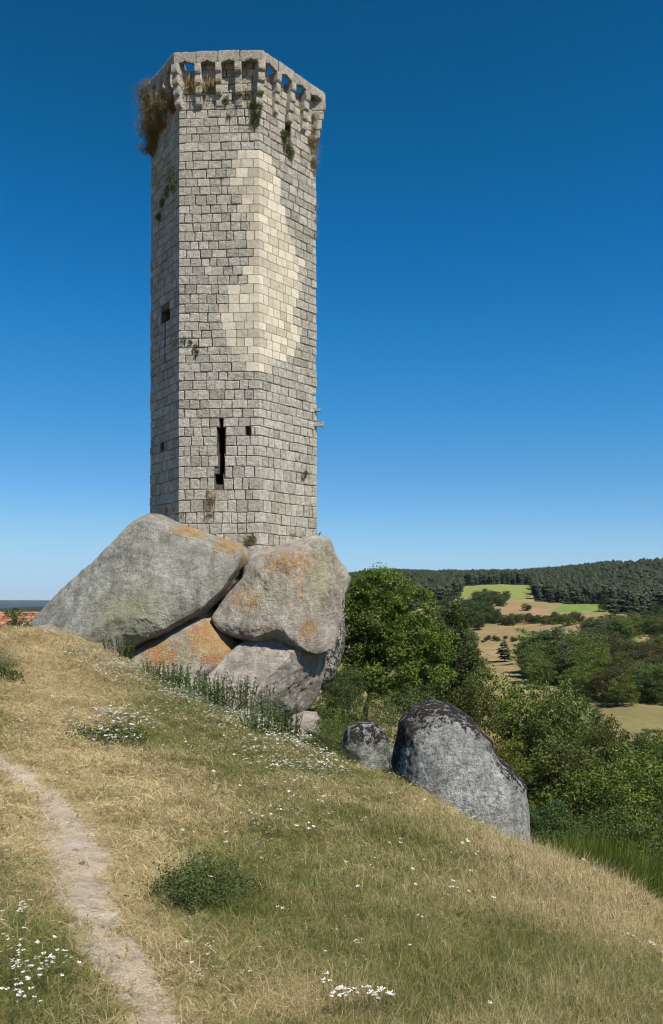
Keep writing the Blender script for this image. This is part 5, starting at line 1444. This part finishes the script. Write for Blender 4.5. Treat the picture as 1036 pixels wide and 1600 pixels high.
wall_plant('ivy_tangle', [(0, 238, 205, 17), (0, 240, 190, 22), (0, 250, 172, 20), (0, 264, 158, 16), (0, 272, 170, 9), (0, 243, 215, 15), (0, 241, 238, 9), (0, 236, 165, 20), (0, 236, 148, 14), (0, 255, 195, 14)], 10000, .055, [(M_HERB, .35, L_), (M_DRYL, 1.6, S_), (M_DRYL, .35, L_)], 'large tangle of dry grass and green shoots under the upper left battlement', .5, .85, 60, .75, 1, up=.7)
wall_plant('wall_plant', [(1, 315, 150, 8), (1, 330, 140, 8), (1, 300, 140, 8)], 1500, .05, [(M_DRYL, 1.0, S_), (M_HERB, .25, L_)], 'dry brown stems hanging between the left corbels of the front face', .9, .15, 30, .7, 2)
wall_plant('wall_plant', [(1, 352, 160, 6), (1, 375, 155, 8), (1, 388, 150, 6)], 900, .045, [(M_DRYL, .8, S_), (M_HERB, .4, L_)], 'dry tuft below the middle corbels of the front face', .6, .12, 30, .4, 3)
wall_plant('wall_plant', [(1, 401, 175, 10), (1, 399, 190, 9), (1, 396, 165, 6)], 1500, .05, [(M_HERB, .6, L_), (M_BROOM, .6, S_)], 'green tuft on the front corner just below the corbels', .3, .18, 30, .35, 4)
wall_plant('wall_plant', [(2, 443, 212, 9), (2, 447, 228, 12), (2, 452, 238, 10)], 1500, .05, [(M_OAK, .9, L_), (M_DRYL, .3, S_)], 'green bush rooted below the small window on the right face', .3, .22, 30, .25, 5)
wall_plant('wall_plant', [(1, 357, 184, 4)], 160, .04, [(M_DRYL, .8, S_), (M_HERB, .4, L_)], 'tiny dry tuft in a joint high on the front face', .3, .1, 10, .15, 6)
wall_plant('wall_plant', [(0, 268, 275, 13), (0, 272, 290, 11), (0, 262, 300, 9), (0, 255, 318, 8), (0, 250, 340, 6)], 1700, .05, [(M_OAK, 1.0, L_), (M_DRYL, .3, S_)], 'green bush on the shaded left face near its front corner', .3, .18, 30, .25, 7)
wall_plant('wall_plant', [(0, 276, 536, 6), (1, 288, 532, 6), (1, 298, 535, 4), (1, 306, 542, 4), (1, 309, 550, 3)], 520, .045, [(M_HERB, 1.0, L_), (M_DRYL, .4, S_)], 'green trailing plant at mid height on the left front corner', .5, .16, 20, .3, 8)
wall_plant('wall_plant', [(1, 329, 775, 8), (1, 326, 790, 9), (1, 332, 785, 7), (1, 328, 805, 8)], 600, .035, [(M_DRYL, 1.3, S_), (M_OAK, .12, L_)], 'dead brown stems hanging below the arrow slit', .6, .10, 30, .42, 9)
wall_plant('wall_plant', [(2, 473, 744, 5), (2, 476, 740, 4)], 260, .04, [(M_HERB, 1.0, L_), (M_DRYL, .4, S_)], 'small green plant low on the right face', .2, .15, 12, .25, 10)
wall_plant('wall_plant', [(1, 395, 845, 8), (1, 388, 848, 6)], 600, .05, [(M_DRYL, .9, S_), (M_OAK, .3, L_)], 'dry brown tuft where the tower meets the boulders', .2, .75, 30, .4, 11)
wall_plant('wall_plant', [(2, 455, 840, 6), (2, 470, 842, 5), (2, 495, 838, 4)], 500, .04, [(M_DRYL, .9, S_), (M_OAK, .15, L_)], 'dry tufts along the foot of the right face', .2, .6, 30, .3, 12)
wall_plant('wall_plant', [(0, 272, 800, 5), (0, 262, 800, 5), (1, 286, 806, 5)], 420, .04, [(M_DRYL, .9, S_)], 'dry grass at the left foot of the tower', .3, .6, 30, .25, 13)
wall_plant('wall_plant', [(2, 491, 210, 9), (2, 490, 235, 12), (2, 489, 258, 9), (2, 490, 190, 7), (2, 486, 225, 9)], 3200, .05, [(M_STRAW, 1.0, S_), (M_OAK, .1, L_)], 'pale dry grass on the right edge under the battlement', .4, .25, 40, .45, 14)
wall_plant('wall_plant', [(2, 491, 275, 4), (2, 492, 330, 3), (2, 492, 350, 4), (2, 492, 372, 3)], 420, .03, [(M_STRAW, 1.0, S_)], 'wisps of dry grass sticking out of the right edge', .1, .15, 20, .38, 15)
# grass on top of the parapet
def top_grass():
    rg = np.random.default_rng(3); G = Geo(); o = np.array([*corner(2, ZTOP, OUT-.3), ZTOP])
    for k in range(500):
        t = rg.uniform(.66, 1.0); p = (corner(1, ZTOP, OUT-.22)*(1-t)+corner(2, ZTOP, OUT-.22)*t); b0 = np.array([p[0], p[1]+rg.uniform(-.1, .15), ZTOP-.02])
        h_ = .17*rg.uniform(.3, 1)*math.sin((t-.66)/.34*3.14)**.6+.02; q = rg.normal(0, .06, 2); s3 = np.array([.008, 0, 0])
        G.add([b0-s3-o, b0+s3-o, b0+[q[0], q[1], h_]-o], F3=[(0, 1, 2)], a=rg.uniform(0, 1))
    r = empty('parapet_grass', Vector(o), label='low grey green grass growing on top of the parapet', category='plant'); link('blades', G.mesh('blades', M_OLIVE), r)
top_grass()
# ---------------------------------------------------------------- air
def make_haze():
    zz_ = np.array([v.co.z for v in ground.data.vertices]); ZB_, ZT_ = float(zz_.min()), float(zz_.max()); print('ground z', ZB_, ZT_)
    V = [(x, y, z) for z in (ZB_-1.5, ZT_+25) for x, y in ((-21500, -21500), (21500, -21500), (21500, 21500), (-21500, 21500))]
    Q = [(3, 2, 1, 0), (4, 5, 6, 7), (0, 1, 5, 4), (1, 2, 6, 5), (2, 3, 7, 6), (3, 0, 4, 7)]
    m = bpy.data.materials.new('haze_air'); m.use_nodes = True; n = m.node_tree; n.nodes.clear()
    v = n.nodes.new('ShaderNodeVolumePrincipled'); v.inputs['Color'].default_value = (0.55, 0.72, 1.0, 1); v.inputs['Density'].default_value = 0.000022
    o = n.nodes.new('ShaderNodeOutputMaterial'); n.links.new(v.outputs[0], o.inputs['Volume'])
    link('haze', mesh_np('haze', V, np.array(Q), m), kind='stuff', label='thin blue haze in the air over the distance', category='haze')
make_haze()
print('objects', len(bpy.data.objects))
